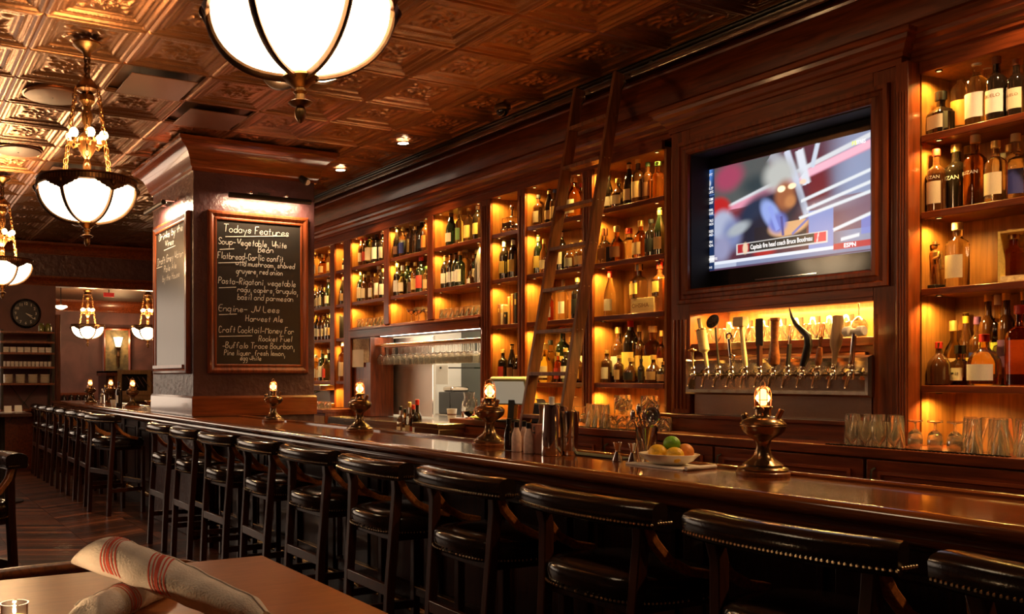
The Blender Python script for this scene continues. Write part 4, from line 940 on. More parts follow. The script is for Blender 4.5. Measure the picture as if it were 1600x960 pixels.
for k, (a, b) in enumerate(((895,1033),(1310,1600))):
    ya, yb = YX(b, CF+.12), YX(a, CF+.12)
    t = thing('bar_mat', ('black ribbed rubber mat under the glasses left of television', 'black ribbed rubber mat under the glasses right of television')[k], 'mat', (0,0,0))
    MB().box(CF+.01, CF+.02, ya, yb, CTR, CTR+.0009).build('edge', 'black', t); q = MB()
    nn = int((yb-ya)/.02)
    for i in range(nn): q.box(CF+.002, CF+.022, ya+i*.02, ya+i*.02+.012, CTR, CTR+.006)
    stuff(q.build('ribs', 'black', t))
# ------------------------------------------------------------------ kitchen hatch
XK = 6.75
struct(MB().box(XK, XK+.1, 5.2, 9.6, 0, 2.9).build('wall_kitchen', 'tile_white', smooth=False))
struct(MB().box(XB+.15, XK, 5.1, 5.2, 0, 2.9).build('wall_kitchen_near', 'tile_white', smooth=False)); struct(MB().box(XB+.15, XK, 9.6, 9.7, 0, 2.9).build('wall_kitchen_far', 'tile_white', smooth=False))
struct(MB().box(XB+.15, XK+.1, 5.1, 9.7, 2.9, 3.0).build('ceiling_kitchen', 'tile_white', smooth=False))
kl = thing('kitchen_light', 'long bright ceiling light tube seen through the kitchen hatch', 'ceiling light', (4.80, 7.5, 1.875))
MB().box(-.05,.05,-.92,.9,.0,.05).build('housing', 'white', kl); MB().tube([(0,-.9,-.012),(0,.88,-.012)], .012, 10).build('light_tube', 'kitchen_glow', kl)
area('hatch_lamp', (4.80, 7.5, 1.858), .03, 24, (1,.82,.60), (0,0,0), 1.7)
area('kitchen_lamp', (5.9, 7.4, 2.85), .5, 110, (1,.84,.64), (0,0,0), 2.6)
# steel panel on the left of the hatch
XS2 = 5.02
sy0, sy1 = YX(676.5, XS2), min(8.755, YX(579, XS2))
hp = thing('stainless_sheet', 'large wavy stainless steel sheet filling the left of the kitchen hatch', 'panel', (0,0,0))
MB().box(XS2, XS2+.012, sy0, sy1, 1.02, 1.84).build('sheet', 'steel_wavy', hp); MB().box(XS2-.006, XS2+.02, sy0-.012, sy0, 1.02, 1.84).build('edge_strip', 'chrome', hp)
# pier with pin board left of the hatch
pr = thing('hatch_pier', 'dark wooden pier with a cork pin board left of the kitchen hatch', 'panel', (0,0,0))
MB().box(XF+.03, XB-.01, YX(579, XF+.03), HY1-.0, 1.005, 1.845).build('pier', 'wood_v', pr)
cy0, cy1 = YX(577, XF+.03), YX(552, XF+.03)
MB().box(XF+.02, XF+.03, cy0, cy1, 1.58, 1.835).build('pin_board', 'cork_board', pr); MB().box(XF+.014, XF+.018, cy0+.10, cy1-.0, 1.53, 1.72).build('note', 'paper', pr)
# sill and steel worktop
st_ = thing('steel_worktop', 'stainless steel worktop running below the kitchen hatch', 'worktop', (0,0,0))
MB().box(CF+.05, XB+.6, HY0+.14, HY1-.025, .965, 1.0).build('top', 'steel', st_, bevel=.004); MB().box(CF+.06, CF+.075, HY0+.14, HY1, .55, .965).build('apron', 'steel', st_)
for k in range(4): MB().box(CF+.054, CF+.06, HY0+.18+k*.54, HY0+.70+k*.54, .60, .93).build('door', 'steel', st_, bevel=.004)
ib = thing('ice_bin', 'brushed steel ice bin standing beside the dark counter end', 'bin', (0,0,0))
by0, by1 = YX(697, 4.1)+.03, YX(655, 4.1)
MB().box(4.05, 4.33, by0, by1, 0, 1.0).build('body', 'steel', ib, bevel=.006); MB().box(4.03, 4.34, by0-.01, by1+.01, 1.0, 1.045).build('lid', 'steel', ib, bevel=.008)
# speed rail bottles
sr = thing('speed_rail', 'steel bottle well in front of the hatch worktop', 'rack', (0,0,0))
MB().box(4.25, CF+.052, YX(650, 4.15), YX(645, 4.15), .84, .90).build('bracket', 'steel', sr)
ry0, ry1 = YX(656, 4.15), YX(618, 4.15)
MB().box(4.08, 4.24, ry0, ry1, .80, .82).build('base', 'steel', sr); MB().box(4.07, 4.08, ry0, ry1, .80, .96).build('front', 'steel', sr); MB().box(4.24, 4.25, ry0, ry1, .80, 1.0).build('back', 'steel', sr)
for k, (px, py, gl, lab, cap) in enumerate(((626,636,'c','cream','black'),(633,640,'a','white','black'),(640,630,'c','tan','gold'),(646,634,'d','red','red'),(652,626,'d','white','red'))):
    bottle(px, py, .825, 4.16+(.03 if k % 2 else -.02), 'spirit', gl, lab, cap, '%s bottle in the steel well before the hatch, %s from left' % (WORD[gl], ORD[k]), wide=.72, group='bottles in the steel well')
# hanging glass rack with brass rail
hr = thing('glass_rack', 'brass rail and rack for hanging wine glasses in the kitchen hatch', 'rack', (0,0,0))
XR = 4.84; rz = ZX(640, 538, XR)
ry0, ry1 = HY0-.02, YX(592, XR)
MB().tube([(XR-.08, ry0, rz), (XR-.08, ry1, rz)], .014, 12).sphere((XR-.08, ry1, rz), .03, 12, 8).build('rail', 'brass', hr)
MB().tube([(XR-.08, ry1-.03, rz), (XR-.08, ry1-.03, rz-.08)], .010, 8).sphere((XR-.08, ry1-.03, rz-.11), .036, 14, 8).build('ball_finial', 'brass', hr)
MB().tube([(XR-.08, ry1-.02, rz), (XR-.08, ry1-.02, 1.86)], .010, 8).build('drop_rod', 'brass', hr)
for X_ in (XR-.06, XR+.03, XR+.12):
    for e in (-.025, .010): MB().box(X_+e, X_+e+.015, ry0, ry1-.03, rz-.018, rz-.0085).build('slat', 'copper', hr)
for k in range(4): MB().box(XR-.09, XR+.17, ry0+.05+k*.52, ry0+.065+k*.52, rz-.004, rz+.012).build('cross_bar', 'copper', hr)
for k in range(3):
    for i in range(16):
        px = 603+i*9.3
        glassobj('wineglass', 'wine_glass', 'wine glass hanging from the kitchen hatch rack, %s row, %s from left' % (('middle','back','front')[k], ORD[i]), 'hanging wine glasses', ((XR+.03, XR+.12, XR-.06)[k], YX(px, XR), rz-.205), 'g_crystal')
# inside the kitchen
kd = thing('kitchen_door', 'dark green glazed kitchen door seen through the hatch', 'door', (0,0,0))
dx = XK-.05; d0, d1 = YX(790, dx), YX(707, dx)
MB().box(dx-.04, dx, d1-.12, d1, 0, 2.1).box(dx-.04, dx, d0, d0+.1, 0, 2.1).box(dx-.04, dx, d0, d1, 2.0, 2.1).box(dx-.04, dx, d0, d1, 0, .6).build('frame', 'black', kd)
MB().box(dx-.025, dx-.015, d0+.1, d1-.12, .6, 2.0).build('pane', 'g_dkgreen', kd)
nb = thing('notice', 'white paper notice hanging in the kitchen behind the hatch', 'notice', (0,0,0))
n0, n1 = YX(700, 6.2), YX(681, 6.2)
MB().box(6.2, 6.204, n0, n1, ZX(690,601,6.2), ZX(690,571,6.2)).build('sheet', 'paper', nb); MB().sphere((6.196, (n0+n1)/2+.02, ZX(690,575,6.2)), .015).build('pin', 'iron', nb); MB().box(6.204, XK-.06, (n0+n1)/2-.01, (n0+n1)/2+.01, ZX(690,576,6.2), ZX(690,574,6.2)).build('bracket', 'iron', nb)
ks = thing('kitchen_counter', 'cluttered steel kitchen counter with a dark oven behind the hatch', 'counter', (0,0,0))
MB().box(5.9, 6.6, 6.9, 9.2, .95, .99).build('top', 'steel', ks); MB().box(5.95, 6.6, 6.9, 9.2, 0, .95).build('body', 'steel', ks)
MB().box(6.0, 6.35, YX(703,6.0), YX(685,6.0), .99, 1.25).build('oven', 'gloss_black', ks, bevel=.01); MB().box(6.05, 6.3, YX(700,6.0), YX(686,6.0), 1.25, 1.31).build('tray_stack', 'steel', ks, bevel=.02)
# items on the hatch sill
pg = thing('water_pitcher', 'clear glass water pitcher standing before the kitchen hatch', 'pitcher', (4.42, YX(733,4.42), CTR))
MB().lathe(cup([(.045,0),(.06,.01),(.068,.06),(.06,.12),(.042,.17),(.05,.215)], .003, .012), 20, capt=False).build('body', 'g_clear', pg); MB().tube([(0,-.06,.17),(0,-.10,.16),(0,-.105,.10),(0,-.065,.05)], .008, 8).build('handle', 'g_clear', pg)
fd = thing('serving_dish', 'yellow-green dish with pale garnish beside the brass lamp', 'dish', (4.36, YX(754,4.36), CTR))
MB().lathe([(.04,0),(.05,.004),(.10,.02),(.098,.022),(.05,.009),(.001,.008)], 20).build('dish', 'lab_lime', fd)
q = MB()
for i in range(14): q.sphere((random.uniform(-.05,.05), random.uniform(-.05,.05), .022+random.random()*.012), .014, 8, 5)
stuff(q.build('garnish', 'china', fd))
cp = thing('paper_cup', 'striped paper cup beside the pitcher in front of the hatch', 'cup', (4.75, YX(706,4.75), 1.0))
MB().lathe(cup([(.03,0),(.032,.004),(.048,.13)]), 18, capt=False).build('cup', 'paper', cp); MB().lathe([(.0405,.07),(.0425,.085)], 18, capb=False, capt=False).build('stripe', 'lab_brown', cp)
tw = tag(MB().box(-.06,.06,-.13,.13,0,.045).build('folded_towel', 'linen', loc=(4.85, YX(724,4.85), 1.0), bevel=.018), 'folded pale towel lying on the hatch worktop beside the pitcher', 'towel')
# touch screen till
ps = thing('till_screen', 'tilted touch screen till with olive case left of ladder', 'till', (4.33, YX(800,4.33), CTR), rotz=math.radians(28))
MB().box(-.09,.09,-.10,.10,0,.02).build('foot', 'black', ps, bevel=.008); MB().bar((0,0,.02),(.02,0,.17),.05,.06).build('neck', 'black', ps)
Mr = Matrix.Translation((-.02,0,.235)) @ Matrix.Rotation(math.radians(-28), 4, 'Y')
MB().box(-.02,.03,-.15,.15,-.115,.115, Mr).build('case', 'pos_case', ps, bevel=.012); MB().box(-.023,-.0205,-.128,.128,-.095,.095, Mr).build('screen', 'screen_paper', ps)
rp = thing('receipt_printer', 'black receipt printer with curling paper behind the ladder', 'printer', (4.45, YX(850,4.45), CTR))
MB().box(-.1,.1,-.16,.10,0,.15).build('body', 'black', rp, bevel=.012); MB().tube([(-.02,.0,.14),(-.03,.0,.17),(-.05,.0,.18)], [.05,.05,.05], 4, flat=.05).build('receipt', 'paper', rp)
# cabinet beside the pillar
sc = thing('side_cabinet', 'cabinet with pale boarded front between the pillar and hatch', 'cabinet', (0,0,0))
MB().box(CF+.05, XB-.03, HY1+.04, 11.0, 0, 1.03).build('body', 'wood_v', sc); MB().box(CF+.02, XB-.03, HY1+.04, 11.0, 1.03, CTR-.01).build('top', 'wood_h', sc, bevel=.005)
a = HY1+.06
while a < 10.6: MB().box(CF+.04, CF+.05, a, a+.078, .3, 1.0).build('board', 'wood_pale', sc); a += .08
em = thing('espresso_machine', 'steel coffee machine with mirrored front under the shelf beside pillar', 'coffee machine', (4.66, YX(520,4.6)+.22, CTR-.01))
MB().box(-.2,.2,-.18,.45,0,.06).box(.02,.2,-.18,.45,.06,.26).box(-.2,.2,-.18,.45,.20,.265).build('body', 'steel', em, bevel=.008)
MB().box(-.205,-.2,-.16,.43,.21,.255).build('front_panel', 'disc_brown', em)
for k in range(2): MB().tube([(-.12,.02+k*.22,.21),(-.16,.02+k*.22,.19),(-.26,.02+k*.22,.185)], [.03,.02,.012], 10).build('portafilter', 'black', em)
row('rocks', 'small_glass', 'small clear glass before the coffee machine beside pillar', 'glasses by coffee machine', 493, 512, 3, 4.37, CTR-.01); 
# ------------------------------------------------------------------ chandeliers
def chandelier(name, label, x, y, ztop, drop, energy, big=True):
    # local origin at the ceiling; z runs down from 0
    t = thing(name, label, 'chandelier', (x, y, ztop), rotz=(math.atan2(-y, -x)-PI/3) % (PI/3), group='bowl chandeliers')
    s = drop
    MB().lathe([(.085,0),(.088,-.012),(.07,-.03),(.03,-.055),(.018,-.085),(.0,-.09)], 24).build('canopy', 'bronze_gold', t)
    def links(pts, n, R, r, m, nm='chain'):
        q = MB()
        a, b = Vector(pts[0]), Vector(pts[1]); d = (b-a)
        rot = d.to_track_quat('Z', 'Y').to_matrix().to_4x4()
        for i in range(n):
            p = a+d*((i+.5)/n)
            q.torus((0,0,0), R, r, 10, 5, Matrix.Translation(p) @ rot @ Matrix.Rotation(PI/2*(i % 2), 4, 'Z'), ax='y', sc=(.62,1,1.0))
        return stuff(q.build(nm, m, t))
    c0 = -.085; zr = -.86*s; zt = zr+.53
    links([(0,0,c0),(0,0,zt+.10)], 5 if s < 1.2 else 6, .032, .007, 'bronze')
    MB().lathe([(.006,zt+.12),(.03,zt+.11),(.05,zt+.085),(.068,zt+.06),(.07,zt+.04),(.05,zt+.03),(.03,zt+.015)], 20).build('crown', 'bronze', t)
    MB().lathe([(.03,zt+.02),(.046,zt+.005),(.048,zt-.03),(.03,zt-.05),(.022,zt-.08),(.034,zt-.11),(.034,zt-.15),(.02,zt-.18),(.018,zt-.22),(.045,zt-.245),(.062,zt-.27),(.062,zt-.29),(.05,zt-.33),(.035,zt-.36),(.014,zt-.39),(.026,zt-.43),(.02,zt-.50)], 18).build('stem_urn', 'bronze_gold', t)
    for k in range(6):
        a = k*PI/3+.2; c, sn = math.cos(a), math.sin(a)
        MB().tube([(c*.05,sn*.05,zt-.30),(c*.09,sn*.09,zt-.315),(c*.105,sn*.105,zt-.295)], .007, 6).lathe([(.014,-.01),(.017,.01)], 10, Matrix.Translation((c*.105,sn*.105,zt-.285))).build('bulb_arm', 'bronze_gold', t)
        MB().sphere((c*.105,sn*.105,zt-.245), .028, 12, 8, (1,1,1.12)).build('bulb', 'bulb_small', t)
    R = .292
    for k in range(6):
        a = k*PI/3; c, sn = math.cos(a), math.sin(a)
        links([(c*.078,sn*.078,zt+.045),(c*.165,sn*.165,zr+.0)], 14, .021, .0042, 'bronze_gold')
        MB().tube([(c*.02,sn*.02,zr-.01),(c*.165,sn*.165,zr-.018),(c*(R-.02),sn*(R-.02),zr-.01)], .006, 6).build('spider_arm', 'bronze', t)
    MB().lathe([(R-.012,zr+.0),(R-.005,zr+.012),(R+.012,zr+.012),(R+.018,zr+.004),(R+.010,zr-.002),(R+.010,zr-.030),(R+.018,zr-.036),(R+.006,zr-.042),(R-.012,zr-.036)], 48, closed=True).build('ring', 'bronze', t)
    q = MB()
    for k in range(96):
        a = 2*PI*k/96; q.box(-.0012,.0012,-.003,.003,-.013,.013, Matrix.Translation((math.cos(a)*(R+.0115), math.sin(a)*(R+.0115), zr-.016)) @ Matrix.Rotation(a, 4, 'Z'))
    stuff(q.build('ring_fluting', 'bronze_gold', t))
    bd = .215
    bp = [(R*.985*math.cos(u)**.8, zr-.036-bd*math.sin(u)) for u in [i*PI/2/14 for i in range(14)]]+[(.03, zr-.036-bd)]
    MB().lathe(bp, 48, capb=False).build('glass_bowl', 'bowl_glow', t)
    for k in range(6):
        a = k*PI/3+PI/6; c, sn = math.cos(a), math.sin(a)
        pts = []; rr = [.017]*13
        for i in range(13):
            u = i*PI/2/12*.97; r = R*1.0*math.cos(u)**.8+.006; pts.append((c*r, sn*r, zr-.036-(bd+.008)*math.sin(u)))
        MB().tube(pts, rr, 8, flat=.55).build('rib', 'bronze', t)
        # pair of scalloped leaves at the head of each rib
        q = MB(); n_ = 22; vs_ = []; fs_ = []
        for i in range(n_+1):
            f = i/n_*2-1; b = a+f*.115/R; low = .058*(1-abs(f))**.8+.002+.007*abs(math.sin(abs(f)*13))
            if abs(f) < .08: low += .02
            for g_ in (0, .5, 1):
                dz = .030+low*g_; uq = math.asin(min(1, max(0, (dz-.04)/(bd+.012)))); r = R*math.cos(uq)**.8+.013+.008*math.sin(g_*PI)*(1+.5*math.cos(f*26))
                vs_.append((math.cos(b)*r, math.sin(b)*r, zr-dz))
        for i in range(n_):
            for g_ in range(2): fs_.append((i*3+g_, i*3+g_+1, i*3+g_+4, i*3+g_+3))
        q.add(vs_, fs_).sphere((c*(R+.012), sn*(R+.012), zr-.05), .022, 10, 6)
        q.build('leaf_ornament', 'bronze', t)
    fz = lambda d: -bd-.026-(d-.03)*.74
    q = MB().lathe([(r, fz(d)) for r, d in ((.03,.03),(.058,.045),(.062,.056),(.045,.07),(.026,.092),(.018,.098),(.018,.108),(.024,.114),(.016,.125),(.017,.145),(.030,.152),(.040,.160),(.030,.170),(.014,.178),(.019,.20),(.016,.225),(.006,.245),(0,.25))], 18, Matrix.Translation((0,0,zr)))
    q.build('finial', 'bronze_gold', t)
    point('chandelier_light', (0,0,zr+.12), energy, WARM, .16, parent=t)
    return t
CHX = TX-.5*TS
chandelier('chandelier', 'largest glowing glass bowl chandelier, cut by the top edge', CHX+.04, 2.64, CEIL-.02, 1.0, 45)
chandelier('chandelier', 'complete chandelier with chains and bulbs left of the pillar', CHX, TY+.5*TS, CEIL-.02, 1.0, 50)
chandelier('chandelier', 'third glowing bowl chandelier cut by the left edge', CHX, 9.95, CEIL-.02, 1.0, 190)
xa, ya = 3.60, 17.2
chandelier('chandelier', 'small looking chandelier in the back room beneath the beam', XY(137, 17.2), 17.2, 3.05, .76, 100)
chandelier('chandelier', 'small looking chandelier partly hidden by the pillar edge', XY(231, 16.4), 16.4, 3.05, .80, 100)
# ------------------------------------------------------------------ chalkboards, picture lights
GL = {'a':'3526160504132334 3633','b':'0903 0516263534231304','c':'3526160504132334','d':'3526160504132334 3933','e':'0435261605041323 34'.replace(' ',''),'f':'38291813 0626','g':'3526160504132334 36312010',
'h':'0903 0516263533','i':'1613 1718','k':'0903 3604 1433','l':'1913','m':'0603 05162523 25364543','n':'0603 0516263533','o':'160504132334352616','p':'0600 0516263534231304','q':'3526160504132334 3630','r':'0603 05162635',
's':'3526160534231304','t':'1813 0626','u':'0604132334 3633','v':'061336','w':'0613253346','y':'0614 3610','T':'0949 2923','F':'0903 0939 0626','S':'38291908073534231304','V':'092349','W':'0913263349','B':'0903 092938272606 2635342303',
'G':'38291908041323343626','P':'0903 092938372606','R':'0903 092938372606 1633','E':'39090333 0636','J':'3934231304','L':'090333','H':'0903 3933 0636','A':'032943 1535','C':'3829190804132334','M':'0309264943','D':'0903 092938342303','-':'0535',',':'1310'}
WD = {'m':5.2,'w':5.2,'W':4.6,'M':5,'T':5,'V':5,'A':5,'i':2.6,'l':2.4,',':2.2,' ':2.4,'t':3.2}
def chalk(mb, text, f, x0, x1, base, xh, r):
    tot = sum(WD.get(c, 4.1) for c in text); sx = (x1-x0)/tot; sy = xh/3; x = x0
    for c in text:
        if c in GL:
            jy = random.uniform(-.25,.25); jr = random.uniform(-.05,.05)
            for stn in GL[c].split(' '):
                P = [(int(stn[i]), int(stn[i+1])) for i in range(0, len(stn), 2)]
                P = [(x+(a+.12*(b-3)+jr*b)*sx, base+(b-3+jy)*sy) for a, b in P]
                if len(P) > 2:            # soften corners
                    Q = [P[0]]
                    for i in range(1, len(P)): 
                        a, b = P[i-1], P[i]; Q += [(a[0]*.7+b[0]*.3, a[1]*.7+b[1]*.3), (a[0]*.3+b[0]*.7, a[1]*.3+b[1]*.7)]
                    P = Q+[P[-1]]
                ribbon(mb, P, f, r)
        x += WD.get(c, 4.1)*sx
def ribbon(mb, P, f, r):
    vs = []
    for i, p in enumerate(P):
        a = P[max(0, i-1)]; b = P[min(len(P)-1, i+1)]; dx, dy = b[0]-a[0], b[1]-a[1]; L = math.hypot(dx, dy) or 1
        nx, ny = -dy/L*r, dx/L*r; vs += [f(p[0]+nx, p[1]+ny), f(p[0]-nx, p[1]-ny)]
    mb.add(vs, [(2*i, 2*i+1, 2*i+3, 2*i+2) for i in range(len(P)-1)])
YB = PY0-.03
cbx = thing('chalkboard', 'large framed chalkboard headed Todays Features on the pillar front', 'chalkboard', (0,0,0))
def bx_(px): return XY(px, YB)
def bz_(px, py): return ZY(px, py, YB)
X0, X1, Z0_, Z1_ = bx_(325), bx_(482), (bz_(325,584)+bz_(482,584))/2, (bz_(325,326)+bz_(482,342))/2
MB().box(X0+.06, X1-.06, YB+.002, PY0-.001, Z0_+.06, Z1_-.06).build('slate', 'chalkboard', cbx)
FP = [(0,0),(0,.025),(.012,.04),(.03,.044),(.05,.034),(.058,.03),(.066,.036),(.078,.036),(.088,.02),(.095,.004),(.095,0)]
MB().sweep([(X0,Z0_),(X0,Z1_),(X1,Z1_),(X1,Z0_)], FP, lambda a, b, h: (a, PY0-.001-h, b), closed=True).build('frame', 'wood_v', cbx, ang=18)
LINES = [('Todays Features',349,453,366,6.0,1),('Soup-Vegetable, White',341,449,385,5.2,0),('Bean',403,428,395,5,0),('Flatbread-Garlic confit,',340,446,407,5.2,0),('wild mushroom, shaved',368,461,418,4.6,0),('gruyere, red onion',369,442,429,4.6,0),
 ('Pasta-Rigatoni, vegetable',341,463,446,5.2,0),('ragu, capers, arugula,',371,466,458,4.6,0),('basil and parmesan',371,459,470,4.8,0),('Engine- JW Lees',341,438,488,5.2,0),('Harvest Ale',384,443,503,5,0),('Craft Cocktail-Money For',342,460,521,5.2,0),('Rocket Fuel',404,457,534,4.6,0),
 ('-Buffalo Trace Bourbon,',347,461,545,4.8,0),('Pine liquer, fresh lemon,',350,446,556,4.4,0),('egg white',375,409,563.5,4,0)]
q = MB(); fy = YB-.0015
ff = lambda a, b: (a, fy, b)
for tx, a, b, py, xh, un in LINES:
    pxm = FOC/ (X0*SN+YB*CS)
    zb = bz_((a+b)/2, py); chalk(q, tx, ff, bx_(a), bx_(b), zb, xh/pxm, .0023)
for a, b, py in ((352,451,370),(343,366,390),(341,383,411),(342,369,450),(342,370,492),(342,394,526)): ribbon(q, [(bx_(a), bz_(a,py)), (bx_(b), bz_(b,py-1))], ff, .003)
stuff(q.build('chalk_writing', 'chalk', cbx, smooth=False))
# second board on the pillar's left face
XL = PX0-.03
lb2 = thing('chalkboard', 'framed chalkboard washed white by glare on the pillar left face', 'chalkboard', (0,0,0))
def ly_(px): return YX(px, XL)
A0, A1 = ly_(297), ly_(240); C0, C1 = Z0_-.005, Z1_-.0
A0 = max(A0, PY0+.08); A1 = min(A1, PY1-.05)
MB().box(PX0-.028, PX0-.001, A0+.06, A1-.06, C0+.06, C1-.06).build('slate', 'chalkboard', lb2)
MB().sweep([(A0,C0),(A1,C0),(A1,C1),(A0,C1)][::-1], FP, lambda a, b, h: (PX0-.001-h, a, b), closed=True).build('frame', 'wood_v', lb2, ang=18)
q = MB(); fx = PX0-.0295
gg = lambda a, b: (fx, -a, b)
for tx, u0, u1, v, xh in (('Drinks by the',.12,.95,.89,.034),('Vines',.35,.65,.83,.032),('Draft Grey Water',.06,.97,.73,.034),('Pale Ale',.3,.75,.67,.03),('by the House',.25,.85,.61,.03)):
    wv = A1-A0-.16; chalk(q, tx, gg, -(A1-.08-wv*u0), -(A1-.08-wv*u1), C0+(C1-C0)*v, xh, .0028)
ribbon(q, [(-(A1-.08-.3*wv), C0+(C1-C0)*.815), (-(A1-.08-.7*wv), C0+(C1-C0)*.815)], gg, .003); ribbon(q, [(-(A1-.1), C0+(C1-C0)*.715), (-(A1-.3), C0+(C1-C0)*.715)], gg, .003)
stuff(q.build('chalk_writing', 'chalk', lb2, smooth=False)); MB().box(PX0-.06, PX0-.045, A0+.07, A1-.07, C0+.055, C0+.085).build('chalk_ledge', 'wood_v', lb2)
# picture lights
def piclight(label, p, along, outv, L, e):
    t = thing('picture_light', label, 'picture light', p)
    al, ov = Vector(along), Vector(outv)
    MB().tube([ov*.16-al*L/2, ov*.16+al*L/2], .024, 14).build('shade', 'iron', t)
    for s_ in (-.22, .22): MB().tube([al*s_*L+ov*.002+Vector((0,0,.05)), al*s_*L+ov*.10+Vector((0,0,.05)), al*s_*L+ov*.16], .006, 6).sphere(al*s_*L+ov*.12+Vector((0,0,.045)), .016, 10, 6).build('arm', 'chrome', t)
    MB().box(-.002,.002,-.06,.06,.02,.08, Matrix.Rotation(math.atan2(ov.y, ov.x), 4, 'Z')).build('wall_plate', 'iron', t)
    MB().tube([ov*.13-al*L*.45+Vector((0,0,.004)), ov*.13+al*L*.45+Vector((0,0,.004))], .006, 8).build('tube_lamp', 'sconce_glow', t)
    o = area('picture_lamp', (0,0,0), L*.9, e, PIC, sy=.02, parent=t)
    o.location = ov*.118+Vector((0,0,-.006))
    zax = -( -ov*.45+Vector((0,0,-1))).normalized(); xax = al.normalized(); yax = zax.cross(xax)
    o.rotation_euler = Matrix((xax, yax, zax)).transposed().to_euler()
    return t
piclight('black picture light over the Todays Features chalkboard', ((bx_(350)+bx_(476))/2, PY0, bz_(410,314)), (1,0,0), (0,-1,0), bx_(476)-bx_(350), 26)
piclight('black picture light over the chalkboard on pillar left face', (PX0, (A0+A1)/2+.05, bz_(410,316)-.0), (0,1,0), (-1,0,0), .62, 34)
sl = thing('spotlight', 'small chrome spotlight on the pillar front near its crown', 'spotlight', (bx_(472), PY0, bz_(472,282)))
MB().tube([(0,0,.02),(-.01,-.05,.03)], .006, 6).build('stem', 'chrome', sl); MB().tube([(-.015,-.035,.02),(.02,-.10,-.03)], [.028,.034], 14).build('head', 'iron', sl); MB().lathe([(.028,0),(.0,.001)], 14, Matrix.Translation((.0215,-.103,-.032)) @ Matrix.Rotation(math.radians(125), 4, 'X')).build('lens', 'china', sl)
# ------------------------------------------------------------------ downlights, dome camera
for k, (px, py) in enumerate(((630,223),(532,265))):
    x, y = atz(px, py, CEIL)
    t = thing('downlight', ('round recessed downlight right of the pillar, nearer one', 'round recessed downlight beside the pillar crown, farther one')[k], 'downlight', (x, y, CEIL), group='recessed downlights')
    MB().lathe([(.062,.0),(.066,-.006),(.05,-.008)], 24, capb=False, capt=False).build('trim_ring', 'brass', t); MB().lathe([(.05,-.006),(.0,-.0055)], 20).build('lens', 'down_glow', t)
    spot('downlight_lamp', (0,0,-.02), 110, WARM, (0,0,-1), 95, .04, .6, parent=t).location = (0,0,-.02)
x, y = atz(785,168,CEIL)
dc = thing('dome_camera', 'small dark dome security camera on the tin ceiling above the bar', 'camera', (x, y, CEIL))
MB().lathe([(.062,.01),(.064,-.012),(.055,-.022),(.05,-.024)], 24).build('housing', 'bronze', dc); MB().lathe([(.05,-.022)]+[(.048*math.cos(a), -.024-.048*math.sin(a)) for a in [i*PI/16 for i in range(9)]], 24).build('dome', 'gloss_black', dc)
# the same row of downlights goes on over the near end of the bar, beyond the frame edge
for k, yy in enumerate((1.9, .3, -1.2)):
    t = thing('downlight', 'recessed downlight above the near end of the bar, %s beyond the right edge' % ORD[k], 'downlight', (4.2, yy, CEIL), group='recessed downlights')
    MB().lathe([(.062,.0),(.066,-.006),(.05,-.008)], 24, capb=False, capt=False).build('trim_ring', 'brass', t); MB().lathe([(.05,-.006),(.0,-.0055)], 20).build('lens', 'down_glow', t)
    spot('downlight_lamp', (0,0,-.02), 170, WARM, (0,0,-1), 120, .04, .6, parent=t).location = (0,0,-.02)
